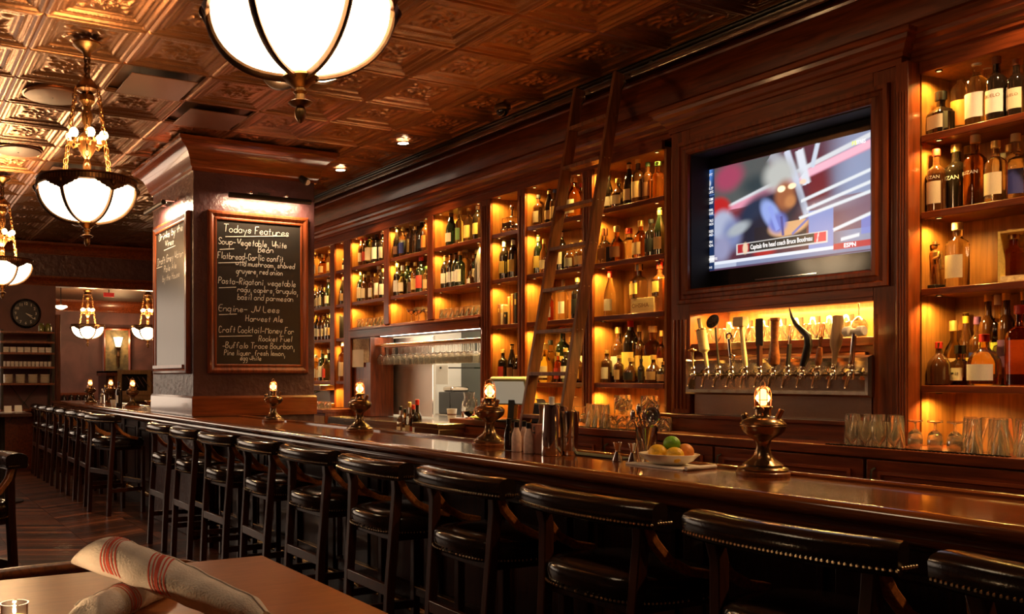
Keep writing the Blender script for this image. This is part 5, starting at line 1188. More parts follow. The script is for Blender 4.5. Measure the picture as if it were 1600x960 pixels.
# ------------------------------------------------------------------ bar stools (seat faces +X, origin on the floor under the seat centre)
def stool_proto(label):
    t = thing('bar_stool', label, 'bar stool', group='leather bar stools')
    SZ = .79
    def outline(s=1., n=40):
        P = []
        for i in range(n):
            a = 2*PI*i/n; c, q = math.cos(a), math.sin(a); e = .45 if c > 0 else .8
            P.append((.225*s*math.copysign(abs(c)**e, c), .255*s*math.copysign(abs(q)**.62, q)))
        return P
    lay = [(.95,SZ-.095),(1.0,SZ-.085),(1.02,SZ-.04),(1.0,SZ-.018),(.93,SZ-.004),(.7,SZ+.008),(.35,SZ+.014),(.02,SZ+.016)]
    vs_ = []; fs_ = []; n = 40
    for s, z in lay: vs_ += [(x, y, z) for x, y in outline(s)]
    for i in range(len(lay)-1):
        for k in range(n): fs_.append((i*n+k, i*n+(k+1) % n, (i+1)*n+(k+1) % n, (i+1)*n+k))
    fs_.append(tuple(range(n-1,-1,-1))); fs_.append(tuple((len(lay)-1)*n+k for k in range(n)))
    MB().add(vs_, fs_).build('seat', 'leather', t, ang=60)
    def nails(pts, nm, out=.005):
        q = MB()
        for p in pts: q.sphere(p, .0050, 5, 3)
        return stuff(q.build(nm, 'nail', t))
    P = outline(1.025, 96); nails([(x, y, SZ-.080) for x, y in P], 'seat_nailheads')
    # padded crest rail, bowed to the rear
    cv = [(-.205+.045*(abs(u)**2.4), u*.295) for u in [i/12-1 for i in range(25)]]
    sec = [(-.048,.955),(-.055,.962),(-.058,1.010),(-.050,1.024),(-.030,1.033),(.0,1.037),(.030,1.033),(.050,1.024),(.058,1.010),(.055,.962),(.048,.955)]
    vs_ = []; fs_ = []; k = len(sec)
    for i, (x, y) in enumerate(cv):
        a = cv[max(0,i-1)]; b = cv[min(len(cv)-1,i+1)]; dx, dy = b[0]-a[0], b[1]-a[1]; L = math.hypot(dx, dy); nx, ny = dy/L, -dx/L
        e = .96 if i in (0, len(cv)-1) else 1
        for o, z in sec: vs_.append((x+nx*o*e, y+ny*o*e, .998+(z-.998)*e))
    for i in range(len(cv)-1):
        for j in range(k): fs_.append((i*k+j, i*k+(j+1) % k, (i+1)*k+(j+1) % k, (i+1)*k+j))
    fs_.append(tuple(range(k))); fs_.append(tuple((len(cv)-1)*k+j for j in range(k-1,-1,-1)))
    MB().add(vs_, fs_).build('backrest', 'leather', t, ang=50)
    pts = []
    for i in range(len(cv)-1):
        a, b = cv[i], cv[i+1]; dx, dy = b[0]-a[0], b[1]-a[1]; L = math.hypot(dx, dy); nx, ny = dy/L, -dx/L
        for f in (0, .5): pts.append((a[0]+dx*f-nx*.057, a[1]+dy*f-ny*.057, .972))
    for e_ in (0, -1):
        x, y = cv[e_]; sg = 1 if e_ else -1
        for i in range(9): pts.append((x-.044+i*.011, y+sg*.003, .972))
    nails(pts, 'backrest_nailheads')
    for sg in (-1, 1):
        MB().add(*post([(-.215,sg*.205,0),(-.195,sg*.205,.45),(-.175,sg*.212,.72),(-.165,sg*.222,.90),(-.175,sg*.232,.965)], .036, .042)).build('leg', 'wood_dark', t, bevel=.004)
        MB().add(*post([(.185,sg*.205,0),(.185,sg*.205,.70)], .038, .038)).build('leg', 'wood_dark', t, bevel=.004)
        MB().add(*post([(-.165,sg*.240,.957),(-.140,sg*.250,.905),(-.085,sg*.256,.845),(.00,sg*.260,.803),(.09,sg*.260,.785)], .030, .030, up=(0,1,0))).build('arm', 'wood_worn_lit', t, bevel=.005)
        MB().box(-.19,.185,sg*.205-.012,sg*.205+.012,.235,.275).build('stretcher', 'wood_dark', t, bevel=.003)
    MB().box(-.215,-.190,-.19,.19,.42,.47).build('stretcher', 'wood_dark', t, bevel=.003); MB().box(.172,.198,-.19,.19,.30,.345).build('footrest', 'wood_dark', t, bevel=.003); MB().box(.168,.202,-.188,.188,.345,.350).build('foot_plate', 'brass', t)
    MB().box(-.175,.175,-.2,.2,SZ-.125,SZ-.094).build('seat_rail', 'wood_dark', t, bevel=.004)
    return t
def post(path, w_, d_, up=None):
    P = [Vector(p) for p in path]; vs_ = []; fs_ = []
    for i, p in enumerate(P):
        d = (P[min(i+1,len(P)-1)]-P[max(i-1,0)]).normalized()
        a = Vector((0,1,0)); b = d.cross(a).normalized(); a = b.cross(d).normalized()
        for s, u in ((-1,-1),(1,-1),(1,1),(-1,1)): vs_.append(p+a*s*w_/2+b*u*d_/2)
    for i in range(len(P)-1):
        for k in range(4): fs_.append((i*4+k, i*4+(k+1) % 4, (i+1)*4+(k+1) % 4, (i+1)*4+k))
    fs_.append((3,2,1,0)); m = (len(P)-1)*4; fs_.append((m,m+1,m+2,m+3)); return vs_, fs_
SX = 2.31
ys = [.90, 1.60, 2.33, 3.07, 3.79, 4.55, 5.28, 6.01, 6.72, 7.42]
st0 = stool_proto('black leather bar stool cut by the right edge at the bar')
st0.location = (SX, ys[0], 0)
for k, y in enumerate(ys[1:]):
    dup(st0, (SX+random.uniform(-.012,.012), y, 0), random.uniform(-.05,.05), 'black leather bar stool before the pillar, %s from the right along the bar' % ORD[k+1])
for k, y in enumerate((9.56,10.30,10.97,11.70,12.44,13.08,13.74)):
    dup(st0, (2.27+.01*random.random(), y, 0), (.28 if k == 0 else random.uniform(-.05,.05)), 'black leather bar stool beyond the pillar, %s in the far row' % ORD[k])
dup(st0, (.37, 5.02, 0), math.radians(205), 'black leather bar stool at the left edge of the picture')
dup(st0, (.20, 3.84, 0), 0, 'leather stool of which only the seat corner shows at left edge')
# ------------------------------------------------------------------ brass lamps on the bar
def lamp_proto(label):
    t = thing('bar_lamp', label, 'lamp', group='brass oil-lamp style bar lamps')
    MB().lathe([(.097,0),(.099,.004),(.099,.014),(.094,.018)], 32).build('wooden_base', 'wood_arm', t)
    MB().lathe([(.092,.018),(.094,.026),(.089,.032),(.076,.036),(.074,.044),(.060,.054),(.042,.068),(.031,.086),(.026,.106),(.025,.122),(.030,.138),(.044,.150),(.056,.156),(.064,.164)], 32).build('foot', 'lamp_metal', t)
    MB().lathe([(.064,.162),(.078,.176),(.083,.190),(.085,.196),(.083,.200),(.086,.204),(.082,.210),(.070,.222),(.048,.232),(.034,.236),(.030,.242),(.030,.262),(.036,.264),(.036,.272),(.030,.276)], 32).build('oil_font', 'lamp_metal', t)
    MB().lathe([(.0285,.274),(.029,.30),(.029,.325),(.026,.338),(.016,.347),(.001,.350)], 20, capb=False).build('glass_chimney', 'g_lamp', t)
    MB().lathe([(.006,.278),(.010,.285),(.013,.300),(.013,.322),(.008,.334),(.001,.337)], 12).build('bulb', 'bulb', t)
    for k in range(4):
        a = PI/4+k*PI/2; c, s_ = math.cos(a), math.sin(a)
        MB().tube([(c*.034,s_*.034,.272),(c*.034,s_*.034,.325),(c*.026,s_*.026,.346),(0,0,.356)], .0016, 6).build('cage_wire', 'copper', t)
    MB().torus((0,0,.30), .034, .0016, 20, 5).build('cage_ring', 'copper', t)
    MB().tube([(.034,0,.272),(.036,0,.33),(.024,0,.368),(0,0,.378),(-.024,0,.368),(-.036,0,.33),(-.034,0,.272)], .0018, 6).build('bail_handle', 'copper', t)
    MB().tube([(.01,-.050,.225),(.015,-.066,.262)], .011, 10).build('filler_tube', 'copper', t)
    MB().tube([(0,.066,.214),(0,.070,.230)], .014, 12).sphere((0,.070,.234), .015, 10, 6).build('filler_cap', 'lamp_metal', t)
    MB().tube([(-.03,0,.258),(-.05,-.012,.262)], .003, 6).lathe([(.009,-.003),(.009,.003)], 12, Matrix.Translation((-.052,-.013,.262)) @ Matrix.Rotation(PI/2, 4, 'Y')).build('wick_knob', 'copper', t)
    l = point('lamp_light', (0,0,.306), 1.6, (1,.50,.18), .02, parent=t)
    return t
lx0 = 2.84
l0 = lamp_proto('brass lamp with amber bulb nearest the viewer, before the beer taps')
l0.scale = (.9,.9,.9); l0.location = (2.835, YX(1192, 2.835), BZ); l0.rotation_euler.z = .35
for px, X, lb in ((765,2.80,'brass lamp with caged glowing bulb beside the small pink bottles'),(562,2.78,'brass lamp with glowing bulb in front of the steel hatch panel'),(427,2.80,'brass lamp with glowing bulb before the pillar below the chalkboard'),
                  (207,2.70,'far brass lamp just left of the pillar, in front of wine rack'),(173,2.78,'far brass lamp standing between two others beyond the pillar'),(141,2.55,'farthest brass lamp beyond the pillar, leftmost on the bar')):
    dup(l0, (X, YX(px, X), BZ), .35+random.uniform(-.6,.6), lb)
# ------------------------------------------------------------------ things on the near bar
def onbar(px, X): return (X, YX(px, X), BZ+.001)
SHK = [(.034,0),(.036,.003),(.040,.10),(.045,.165)]
def shaker(label, px, X, h=1., cap=False, up=True):
    t = thing('cocktail_shaker', label, 'shaker', onbar(px, X), group='steel cocktail shakers')
    MB().lathe([(.046,0),(.047,.004),(.046,.035),(.0465,.04),(.039,.165*h),(.034,.185*h),(.030,.187*h),(.0,.187*h)] if not up else [(.034,0),(.036,.003),(.041,.08*h),(.0415,.085*h),(.046,.16*h),(.044,.16*h),(.038,.02),(.001,.018)], 28).build('tin', 'chrome', t)
    if cap: MB().lathe([(.012,.187*h),(.012,.215*h),(0,.216*h)], 10).build('pourer_card', 'white', t)
    return t
shaker('tall polished steel cocktail shaker with white tag on top', 862, 2.70, 1.22, True, False)
shaker('polished steel mixing tin standing right of the tall shaker', 889, 2.785, 1.22, False, True)
shaker('polished steel tin half hidden between the two shakers', 875, 2.86, 1.15, False, False)
def bitters(label, px, X, h, m, capm):
    t = thing('bitters_bottle', label, 'bottle', onbar(px, X), group='small bitters bottles')
    MB().lathe([(.021,0),(.023,.004),(.023,h*.48),(.019,h*.62),(.011,h*.78),(.010,h*.84)], 16).build('body', m, t)
    MB().lathe([(.012,h*.82),(.0125,h*.84),(.0115,h),(.006,h+.002)], 12).build('cap', 'black', t)
    return t
bitters('small dark bitters bottle at the left end of the pink bottles', 795, 2.72, .150, 'g_dark', 0)
bitters('small pink and white bitters bottle, left of three', 807, 2.69, .140, 'pink_label', 0)
bitters('small pink and white bitters bottle, middle of three', 819, 2.76, .140, 'pink_label', 0)
bitters('small pink and white bitters bottle, right of three', 826, 2.68, .140, 'pink_label', 0)
bb = thing('bitters_carton', 'brick-red bitters carton next to the tall shaker', 'box', onbar(843, 2.72), rotz=-.4)
MB().box(-.026,.026,-.03,.03,0,.135).build('carton', 'box_pink', bb, bevel=.002); MB().box(-.0265,-.026,-.022,.022,.092,.10).box(-.0265,-.026,-.012,.012,.106,.124).build('print', 'lab_black', bb)
tag(MB().lathe([(.018,0),(.019,.004),(.019,.13),(.010,.16),(.010,.2),(.013,.2),(.013,.22)], 12).build('syrup_bottle', 'lab_brown', loc=onbar(846, 2.80)), 'slim brown syrup bottle behind the brick-red carton', 'bottle')
for k, px in enumerate((965, 989)):
    t = thing('jigger', ('steel double-cone jigger, left one before the utensil glass', 'steel double-cone jigger, right one before the utensil glass')[k], 'jigger', onbar(px, 2.77+.02*k), group='steel jiggers')
    MB().lathe([(.022,0),(.0225,.002),(.009,.040),(.009,.043),(.021,.078),(.0195,.078),(.007,.045),(.001,.044)], 20).build('cups', 'chrome', t); MB().torus((0,0,.0415), .010, .002, 14, 5).build('band', 'chrome', t)
ug = thing('utensil_glass', 'mixing glass holding steel bar spoons and a strainer', 'glass', onbar(1010, 2.83))
MB().lathe(cup([(.033,0),(.036,.005),(.044,.145)], .003, .012), 20, capt=False).build('glass', 'g_clear', ug)
for k, (dx_, dy_, h_, m) in enumerate(((-.02,.05,.20,'chrome'),(-.01,.03,.225,'steel'),(.01,-.02,.19,'chrome'),(.02,-.03,.215,'steel'),(0,.01,.20,'chrome'))):
    tg = thing('bar_spoon', 'steel bar tool leaning in the mixing glass, %s of the five' % ORD[k], 'bar tool', onbar(1010, 2.83), group='bar tools in mixing glass')
    MB().tube([(-dx_*.4,-dy_*.4,.016),(dx_,dy_,h_-.03)], .0035, 6).build('shaft', m, tg); MB().sphere((dx_*1.08,dy_*1.08,h_-.01), .014, 10, 6, (.45,1,1.9)).build('spoon_head', m, tg)
sn = thing('strainer', 'round steel mesh strainer standing in the mixing glass', 'strainer', onbar(1010, 2.83))
MB().tube([(0,.005,.02),(.0,-.022,.15)], .004, 6).build('handle', 'steel', sn); MB().torus((0,-.034,.192), .034, .004, 24, 6, ax='x').build('rim', 'chrome', sn); MB().lathe([(.033,0),(.02,.012),(.0,.016)], 20, Matrix.Translation((0,-.034,.192)) @ Matrix.Rotation(PI/2, 4, 'Y'), capb=False).build('mesh_bowl', 'g_grey', sn)
fx_, fy_ = 2.79, YX(1045, 2.79)
tag(MB().add(*[( [(-.10,-.15,0),(.09,-.13,0),(.10,.13,0),(-.09,.15,0),(-.10,-.15,.006),(.09,-.13,.004),(.10,.13,.005),(-.09,.15,.006)], [(0,3,2,1),(4,5,6,7),(0,1,5,4),(1,2,6,5),(2,3,7,6),(3,0,4,7)] )][0]).tube([(-.09,-.155,.008),(.09,-.135,.008)], .008, 8).build('folded_napkin', 'linen', loc=(fx_, fy_-.01, BZ+.001)), 'folded white napkin under the fruit bowl', 'napkin')
fb = thing('fruit_bowl', 'shallow white oval bowl of citrus on the bar', 'bowl', (fx_, fy_, BZ+.008))
MB().lathe([(.05,0),(.06,.003),(.085,.018),(.108,.042),(.105,.043),(.08,.022),(.055,.009),(.001,.008)], 32, ys=1.1).build('bowl', 'china', fb)
for m, dx_, dy_, dz, r, sc, lb in (('lemon',-.045,.012,.045,.034,(1,1.2,1),'yellow lemon in front in the white bowl'),('lemon',-.035,-.062,.042,.031,(1,1.2,1),'yellow lemon at the right in the white bowl'),('lime',.0,-.015,.082,.030,(1,1.15,1),'green lime on top of the fruit in the bowl'),('orange',.04,-.045,.05,.033,(1,1,1),'orange behind the lemons in the white bowl'),('lemon',.01,.068,.042,.031,(1,1.2,1),'yellow lemon at the left in the white bowl'),('orange',.045,.03,.048,.032,(1,1,1),'orange at the back left of the white bowl')):
    t = thing('fruit', lb, 'fruit', (fx_+dx_, fy_+dy_, BZ+.008+dz), group='citrus in the bowl')
    MB().sphere((0,0,0), r, 18, 12, sc).build('rind', m, t); MB().sphere((0,r*sc[1],0), .006, 8, 5, (1,1.2,1)).build('stem_end', m, t)
mt = tag(MB().box(-.06,.05,-.20,.20,0,.006).build('bar_mat', 'soft_black', loc=(2.86, YX(930, 2.86), BZ+.0005), bevel=.002), 'black rubber mat at the rear edge of bar before shakers', 'mat')
# far end of the bar
for k, (px, X, h, gl, lab, cap, lb) in enumerate(((160,2.62,.20,'c','white','white','white labelled bottle among the far lamps beyond the pillar'),(186,2.56,.30,'d','white','black','dark wine bottle with white label beyond the pillar'),(165,2.80,.24,'b','gold','gold','small brown bottle among far lamps beyond the pillar'))):
    py = CY-(BZ+h-EYE)*FOC/(X*SN+YX(px,X)*CS)
    bottle(px, py, BZ, X, 'wine' if k == 1 else 'spirit', gl, lab, cap, lb, group='bottles on the far bar')
tag(MB().lathe(cup([(.03,0),(.032,.004),(.045,.075)], .003, .008), 18, capt=False).build('candle_cup', 'china', loc=(2.60, YX(178,2.60), BZ+.001)), 'small cream cup beside the far dark wine bottle', 'cup')
sb = thing('serving_bowl', 'wide dark metal bowl on the bar against the pillar', 'bowl', (2.72, 9.32, BZ+.001))
MB().lathe([(.06,0),(.08,.008),(.16,.05),(.20,.10),(.197,.102),(.15,.055),(.001,.018)], 32).build('bowl', 'lamp_metal', sb); MB().torus((0,0,.101), .199, .006, 36, 6).build('rim', 'brass', sb)
# ------------------------------------------------------------------ dining table with rolled napkins and candle
TZ = .74
tb2 = thing('dining_table', 'square wooden dining table in the lower left foreground', 'table', (0,0,0))
MB().box(.02, 1.32, 1.92, 3.215, TZ-.03, TZ).build('table_top', 'wood_table', tb2, bevel=.003)
MB().box(.62,.72,2.52,2.62,.06,TZ-.03).build('column', 'iron', tb2, bevel=.01); MB().box(.32,1.02,2.53,2.61,0,.05).box(.63,.71,2.22,2.92,0,.05).build('foot', 'iron', tb2, bevel=.01); MB().box(.4,.94,2.3,2.84,TZ-.05,TZ-.03).build('mount_plate', 'iron', tb2)
def napkin(label, a, b, r0, r1, zc, stripes, twist=0):
    # rolled cloth: spiral-ended tapering roll from a to b (table coordinates), stripes are bands of red cloth
    t = thing('rolled_napkin', label, 'napkin', (0,0,0), group='rolled striped napkins')
    A, B = Vector((a[0], a[1], 0)), Vector((b[0], b[1], 0)); D = B-A; L = D.length; u = D/L; v = Vector((-u.y, u.x, 0))
    def surf(s, th, off=0):
        r = r0+(r1-r0)*s; r *= (1-.30*max(0, (s-.93)/.07)) if s > .93 else 1
        if s < .16: r *= .72+.28*(s/.16)**.7
        sag = .012*math.sin(s*PI)*0
        rr = r+off+.0022*math.sin(3*th+9*s)+.0018*math.sin(40*s+2*th)*math.sin(s*PI)
        z = TZ+zc(s)+r*.80+rr*math.sin(th)*.86
        return A+u*(s*L+.055*math.sin(th)*max(0, 1-s/.22))+v*(rr*math.cos(th)*1.10)+Vector((0,0,max(z, TZ+.0015)))
    NS, NT = 56, 28; vs_ = []; fs_ = []
    for i in range(NS+1):
        for k in range(NT): vs_.append(surf(i/NS, 2*PI*k/NT))
    for i in range(NS):
        for k in range(NT): fs_.append((i*NT+k, i*NT+(k+1) % NT, (i+1)*NT+(k+1) % NT, (i+1)*NT+k))
    n0 = len(vs_); vs_.append(surf(0,0)*.5+surf(0,PI)*.5); 
    for k in range(NT): fs_.append((n0, (k+1) % NT, k))
    # open spiral end
    for rr_ in (.72, .5, .3):
        for k in range(NT):
            c = (surf(1,0)+surf(1,PI))*.5; p = surf(1, 2*PI*k/NT); vs_.append(c+(p-c)*rr_-u*(.016*(1-rr_) if rr_ != .5 else .0))
    m = NS*NT
    rings = [m, n0+1, n0+1+NT, n0+1+2*NT]
    for q_ in range(3):
        for k in range(NT): fs_.append((rings[q_]+k, rings[q_]+(k+1) % NT, rings[q_+1]+(k+1) % NT, rings[q_+1]+k))
    fs_.append(tuple(rings[3]+k for k in range(NT)))
    MB().add(vs_, fs_).build('cloth', 'linen', t, ang=70)
    # the overlapping flap edge along the roll
    q = MB(); P = [surf(.10+.9*i/40, .55+1.1*(i/40), .0015) for i in range(41)]
    q.tube(P, .0035, 6); q.build('flap_edge', 'linen', t)
    for s0 in stripes:
        for d_, wd in ((0,.0030),(.013,.0030),(.027,.0075),(.043,.0030),(.056,.0030)):
            vs_ = []; fs_ = []; m_ = 34
            for k in range(m_):
                th = -.5+(PI+1.0)*k/(m_-1)
                for e in (-1, 1): vs_.append(surf(s0+(d_+e*wd*.9)/L+.055*(th-PI/2)*twist/1.6, th, .0009))
            MB().add(vs_, [(2*k, 2*k+1, 2*k+3, 2*k+2) for k in range(m_-1)]).build('stripe', 'stripe', t)
    return t
tzn = lambda px, py, z: atz(px, py, TZ+z)
n1a, n1b = tzn(140, 858, .17), tzn(415, 968, .04)
napkin('long rolled linen napkin with red stripes lying across the other', n1a, n1b, .068, .050, lambda s: .125*(1-s), (.12, .40), 1.0)
n2a, n2b = tzn(120, 985, .02), tzn(262, 915, .02)
napkin('short rolled linen napkin with red stripes under the long one', n2a, n2b, .054, .046, lambda s: 0, (.40,), -.8)
cx_, cy_ = .335, 2.575
cg = thing('votive_candle', 'lit candle in a small clear glass at the lower left corner', 'candle', (cx_, cy_, TZ+.001))
MB().lathe(cup([(.028,0),(.031,.004),(.035,.02),(.036,.066),(.038,.07)], .004, .014), 24, capt=False).build('glass_cup', 'g_clear', cg); MB().lathe([(.029,.015),(.031,.02),(.031,.035),(.001,.034)], 20).build('wax', 'wax', cg); MB().tube([(0,0,.034),(0,0,.042)], .0012, 5).build('wick', 'black', cg); MB().lathe([(.001,.04),(.005,.046),(.0045,.054),(.001,.066)], 10).build('flame', 'flame', cg)
point('candle_light', (0,0,.075), 3.0, (1,.62,.30), .006, parent=cg)
# chair with a bowed wooden back behind the table
dcx = thing('dining_chair', 'wooden chair with low bowed back pushed up behind the table', 'chair', (.62, 3.36, 0))
arc = [(math.sin(a)*.46, -.10+math.cos(a)*.20, .700+.010*math.cos(a)) for a in [-1.45+2.9*i/16 for i in range(17)]]
MB().tube(arc, .019, 10, flat=1.3).build('back_rail', 'wood_arm', dcx); MB().box(-.22,.22,-.42,.02,.43,.47).build('seat', 'wood_arm', dcx, bevel=.012)
for a in (-.5, 0, .5): MB().tube([(math.sin(a)*.46,-.10+math.cos(a)*.20,.70),(math.sin(a)*.30,-.14+math.cos(a)*.17,.45)], .010, 8).build('spindle', 'wood_arm', dcx)
for sx in (-1, 1):
    for y_ in (-.38, -.02): MB().tube([(sx*.18,y_,.44),(sx*.21,y_*1.05,.0)], [.018,.013], 8).build('leg', 'wood_arm', dcx)
# ------------------------------------------------------------------ far end of the room
YW = YF-.02
ck = thing('wall_clock', 'round black wall clock with pale numerals above the rack', 'clock', (XY(40, YW), YW, ZY(40, 490, YW)), rotz=0)
RC = 23*YW/ray(40,0)[1]/FOC
MB().lathe([(RC,0),(RC*1.0,.03),(RC*.93,.045),(RC*.86,.04),(RC*.84,.02)], 48, Matrix.Rotation(PI/2, 4, 'X'), capt=False).build('case', 'gloss_black', ck, ang=20)
MB().lathe([(RC*.86,.018),(.001,.0185)], 40, Matrix.Rotation(PI/2, 4, 'X')).build('dial', 'chalkboard', ck)
for k in range(12):
    a = PI/2-(k+1)*PI/6; me = textmesh(str(k+1), RC*.26, .001); xs = [v.co.x for v in me.vertices]; w_ = max(xs)
    inst(me, 'numeral', 'chalk', ck, (math.cos(a)*RC*.66-w_/2, -.021, math.sin(a)*RC*.66-RC*.09), rot=(PI/2,0,0))
MB().bar((0,-.023,0),(RC*.42,-.023,-RC*.18),.004,.012).build('hour_hand', 'chalk', ck); MB().bar((0,-.025,0),(RC*.50,-.025,-RC*.36),.004,.008).build('minute_hand', 'chalk', ck)
# rack of cups
YR0, YR1 = 14.12, 14.5
rx0, rx1 = XY(3, YR0), XY(83, YR0)
rk = thing('storage_rack', 'tall iron and wood rack of white crockery below the clock', 'rack', (0,0,0))
RZ = [ZY(42, p, YR0) for p in (518, 533.5, 551, 573, 599, 640)]
for x in (rx0, rx1):
    for y in (YR0, YR1): MB().box(x-.018, x+.018, y-.018, y+.018, 0, RZ[0]+.02).build('upright', 'iron', rk)
for k, z in enumerate(RZ):
    MB().box(rx0-.02, rx1+.02, YR0-.02, YR1+.02, z-.03, z).build('shelf', 'wood_arm', rk, bevel=.003)
MB().bar((rx0+.15,YR1,.75),(rx1-.15,YR1,RZ[4]-.02),.012,.012).bar((rx0+.15,YR1,RZ[4]-.02),(rx1-.15,YR1,.75),.012,.012).build('cross_brace', 'iron', rk)
for x in (rx0, rx1): MB().bar((x,YR0,RZ[3]),(x,YR1,RZ[4]),.012,.012).build('side_brace', 'iron', rk)
for k in range(7):
    x = rx0+.06+(rx1-rx0-.12)*k/6; t = thing('napkin_stack', 'stack of folded white napkins on the rack, %s from left' % ORD[k], 'napkins', (x, YR0+.09, RZ[2]+.001), group='napkin stacks on rack')
    for i in range(3): MB().box(-.042,.042,-.06,.06,i*.027,i*.027+.025).build('fold', 'white', t, bevel=.005)
for k in range(12):
    x = rx0+.04+(rx1-rx0-.08)*k/11
    t = thing('coffee_cup', 'white coffee cup in the row on the iron rack, %s from left' % ORD[k], 'cup', (x, YR0+.08, RZ[3]+.001), rotz=PI/2, group='coffee cups on rack')
    MB().lathe([(.021,.012),(.022,.014),(.025,.04),(.025,.075)], 14).build('cup', 'white' , t); MB().lathe([(.024,.0),(.0265,.012)], 14).build('saucer', 'white', t); MB().torus((-.034,0,.045), .014, .004, 10, 5, ax='y').build('handle', 'white', t)
for k in range(4):
    x = rx0+.10+(rx1-rx0-.2)*k/3
    t = thing('plate_stack', 'stack of cream plates on the rack, %s from left' % ORD[k], 'plates', (x, YR0+.12, RZ[4]+.001), group='plate stacks on rack')
    for i in range(6): MB().lathe([(.055,i*.022),(.068,i*.022+.006),(.070,i*.022+.019),(.06,i*.022+.02)], 18).build('plate', 'china', t)
for k, px in enumerate((64.5, 75.5)):
    t = thing('jar', ('olive green jar, left one on top of the rack', 'olive green jar, right one on top of the rack')[k], 'jar', (XY(px, YR0+.1), YR0+.1, RZ[0]+.001), group='jars on the rack')
    MB().lathe([(.035,0),(.046,.01),(.048,.08),(.04,.105),(.03,.112)], 16).build('body', 'jar_green', t); MB().lathe([(.033,.112),(.034,.125),(.012,.135),(.0,.137)], 14).build('lid', 'jar_green', t)
# small set table left of the far stools
t = thing('side_table', 'small dark set table at the left edge beyond the stools', 'table', (1.28, 10.9, 0))
MB().box(-.35,.28,-.35,.35,.98,1.02).build('table_top', 'wood_dark', t, bevel=.004); MB().lathe([(.24,0),(.24,.02),(.04,.05),(.035,.98)], 18).build('pedestal', 'iron', t)
for k, (dx_, dy_) in enumerate(((.06,-.05),(.2,.15))):
    s_ = thing('folded_card', ('white folded card on the far dark table, left one','white folded card on the far dark table, right one')[k], 'card', (1.28+dx_, 10.9+dy_, 1.021))
    MB().add([(-.04,-.03,0),(.04,-.03,0),(.04,0,.075),(-.04,0,.075),(-.04,.03,0),(.04,.03,0),(-.04,.001,.074),(.04,.001,.074)], [(0,1,2,3),(5,4,6,7),(3,2,7,6)]).build('card', 'paper', s_)
    MB().box(-.075,.075,-.035,.035,0,.003).build('base', 'white', s_)
# framed panel and sconce on the back wall
YP = YG-.03
p0, p1, q0, q1 = XY(160,YP), XY(205,YP), .95, ZY(180,512,YP)
pf = thing('framed_panel', 'tall framed olive painting on the back room wall', 'picture', (0,0,0))
MB().box(p0+.05, p1-.05, YP+.0, YG-.002, q0, q1-.05).build('canvas', 'painting', pf); MB().sweep([(p0,q0),(p0,q1),(p1,q1),(p1,q0)], [(0,0),(0,.04),(.03,.06),(.06,.04),(.07,0)], lambda a, b, h: (a, YG-.002-h, b), closed=True).build('frame', 'wood_v', pf, ang=18)
sx_, sz_ = XY(184,YP), ZY(184,535,YP)
sc_ = thing('wall_sconce', 'torch shaped wall sconce with white glass shade before the painting', 'sconce', (sx_, YP-.04, sz_))
MB().lathe([(.05,-.10),(.10,.10),(.095,.10),(.046,-.098)], 14).build('shade', 'sconce_glow', sc_); MB().lathe([(.012,-.55),(.03,-.5),(.02,-.35),(.045,-.3),(.02,-.2),(.035,-.16),(.06,-.12),(.055,-.10)], 12).build('stem', 'bronze', sc_); MB().box(-.03,.03,.0,.04,-.45,-.3).build('bracket', 'bronze', sc_)
point('sconce_light', (0,-.12,.05), 25, WARM, .06, parent=sc_)
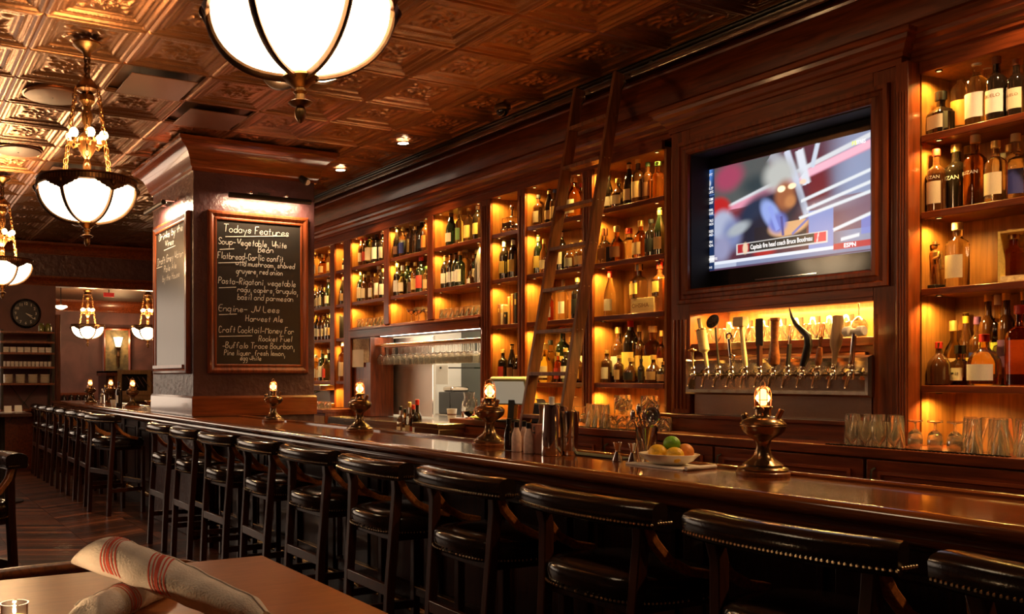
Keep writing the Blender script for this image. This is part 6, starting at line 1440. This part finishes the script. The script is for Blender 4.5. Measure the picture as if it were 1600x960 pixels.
# wine cabinet divider behind the far bar
YD = 15.2
w0_, w1_ = XY(181, YD), XY(300, YD)
wt = ZY(200, 580, YD)
wc = thing('wine_cabinet', 'low wooden wine cabinet with glass front and crown beyond the bar', 'cabinet', (0,0,0))
MB().box(w0_, w1_, YD+.02, YD+.7, 0, wt-.06).build('body', 'wood_arm', wc); MB().box(w0_-.14, w0_, YD+.1, YD+.7, 0, wt-.06).build('end_panel', 'wood_dark', wc)
crm = MB().sweep([(w0_-.16,YD+.75),(w0_-.16,YD),(w1_,YD)][::-1], [(o*.7, h*.35) for o, h in CROWN], lambda a, b, h: (a, b, wt+h)); crm.build('crown', 'wood_h', wc, ang=20)
MB().box(w0_-.16, w1_, YD, YD+.75, wt-.03, wt-.0).build('top', 'wood_h', wc)
g0, g1, gz0, gz1 = XY(190,YD), XY(230,YD), ZY(210,611,YD), ZY(210,585,YD)
MB().box(g0, g1, YD-.0, YD+.019, gz0, gz1).build('opening', 'black', wc)
MB().sweep([(g0,gz0),(g0,gz1),(g1,gz1),(g1,gz0)], [(-.07,0),(-.07,.03),(0,.03),(0,0)], lambda a, b, h: (a, YD+.02-h, b), closed=True).build('window_frame', 'wood_pale', wc, ang=20)
for k in range(5): MB().bar((g0+.08+k*.09,YD-.012,gz1-.03-.02*(k%2)),(g0+.20+k*.09,YD-.012,gz0+.06),.012,.012).build('bottle_rod', 'chrome', wc)
MB().tube([(g0-.03,YD-.03,gz0-.13),(g1+.2,YD-.03,gz0-.13)], .06, 14).build('roll_rail', 'wood_pale', wc)
# tufted bench against the back wall, exit sign
tbn = thing('tufted_bench', 'dark tufted leather bench along the back room wall', 'bench', (0,0,0))
b0_, b1_ = XY(84,YG-.2), XY(150,YG-.2)
MB().box(b0_, b1_, YG-.55, YG-.06, 0, .45).build('seat', 'leather', tbn, bevel=.03)
for k in range(6):
    x = b0_+(b1_-b0_)*(k+.5)/6; MB().sphere((x, YG-.14, .86), .5, 12, 8, ((b1_-b0_)/6, .16, .40)).build('tuft', 'leather', tbn)
MB().box(b0_, b1_, YG-.13, YG-.055, 1.04, 1.10).build('top_rail', 'wood_h', tbn, bevel=.01)
ex = thing('exit_sign', 'small red exit sign glowing under the beam by the pillar', 'sign', (XY(170,16.0), 16.0, ZY(170,461,16.0)))
MB().box(-.09,.09,-.02,.02,-.035,.035).build('sign_box', 'exit_red', ex); MB().tube([(0,0,.035),(0,0,3.05-ZY(170,461,16.0))], .01, 6).build('stem', 'iron', ex)
wu = thing('wall_uplight', 'small bright uplight on the corner wall beside the clock', 'wall light', (XY(95,15.4), 15.4, ZY(95,480,15.4)))
MB().lathe([(.03,-.04),(.11,.0),(.10,.02),(.02,.03)], 16).build('shade', 'sconce_glow', wu); MB().tube([(0,0,.03),(0,0,3.05-ZY(95,480,15.4))], .008, 6).build('drop_rod', 'iron', wu)
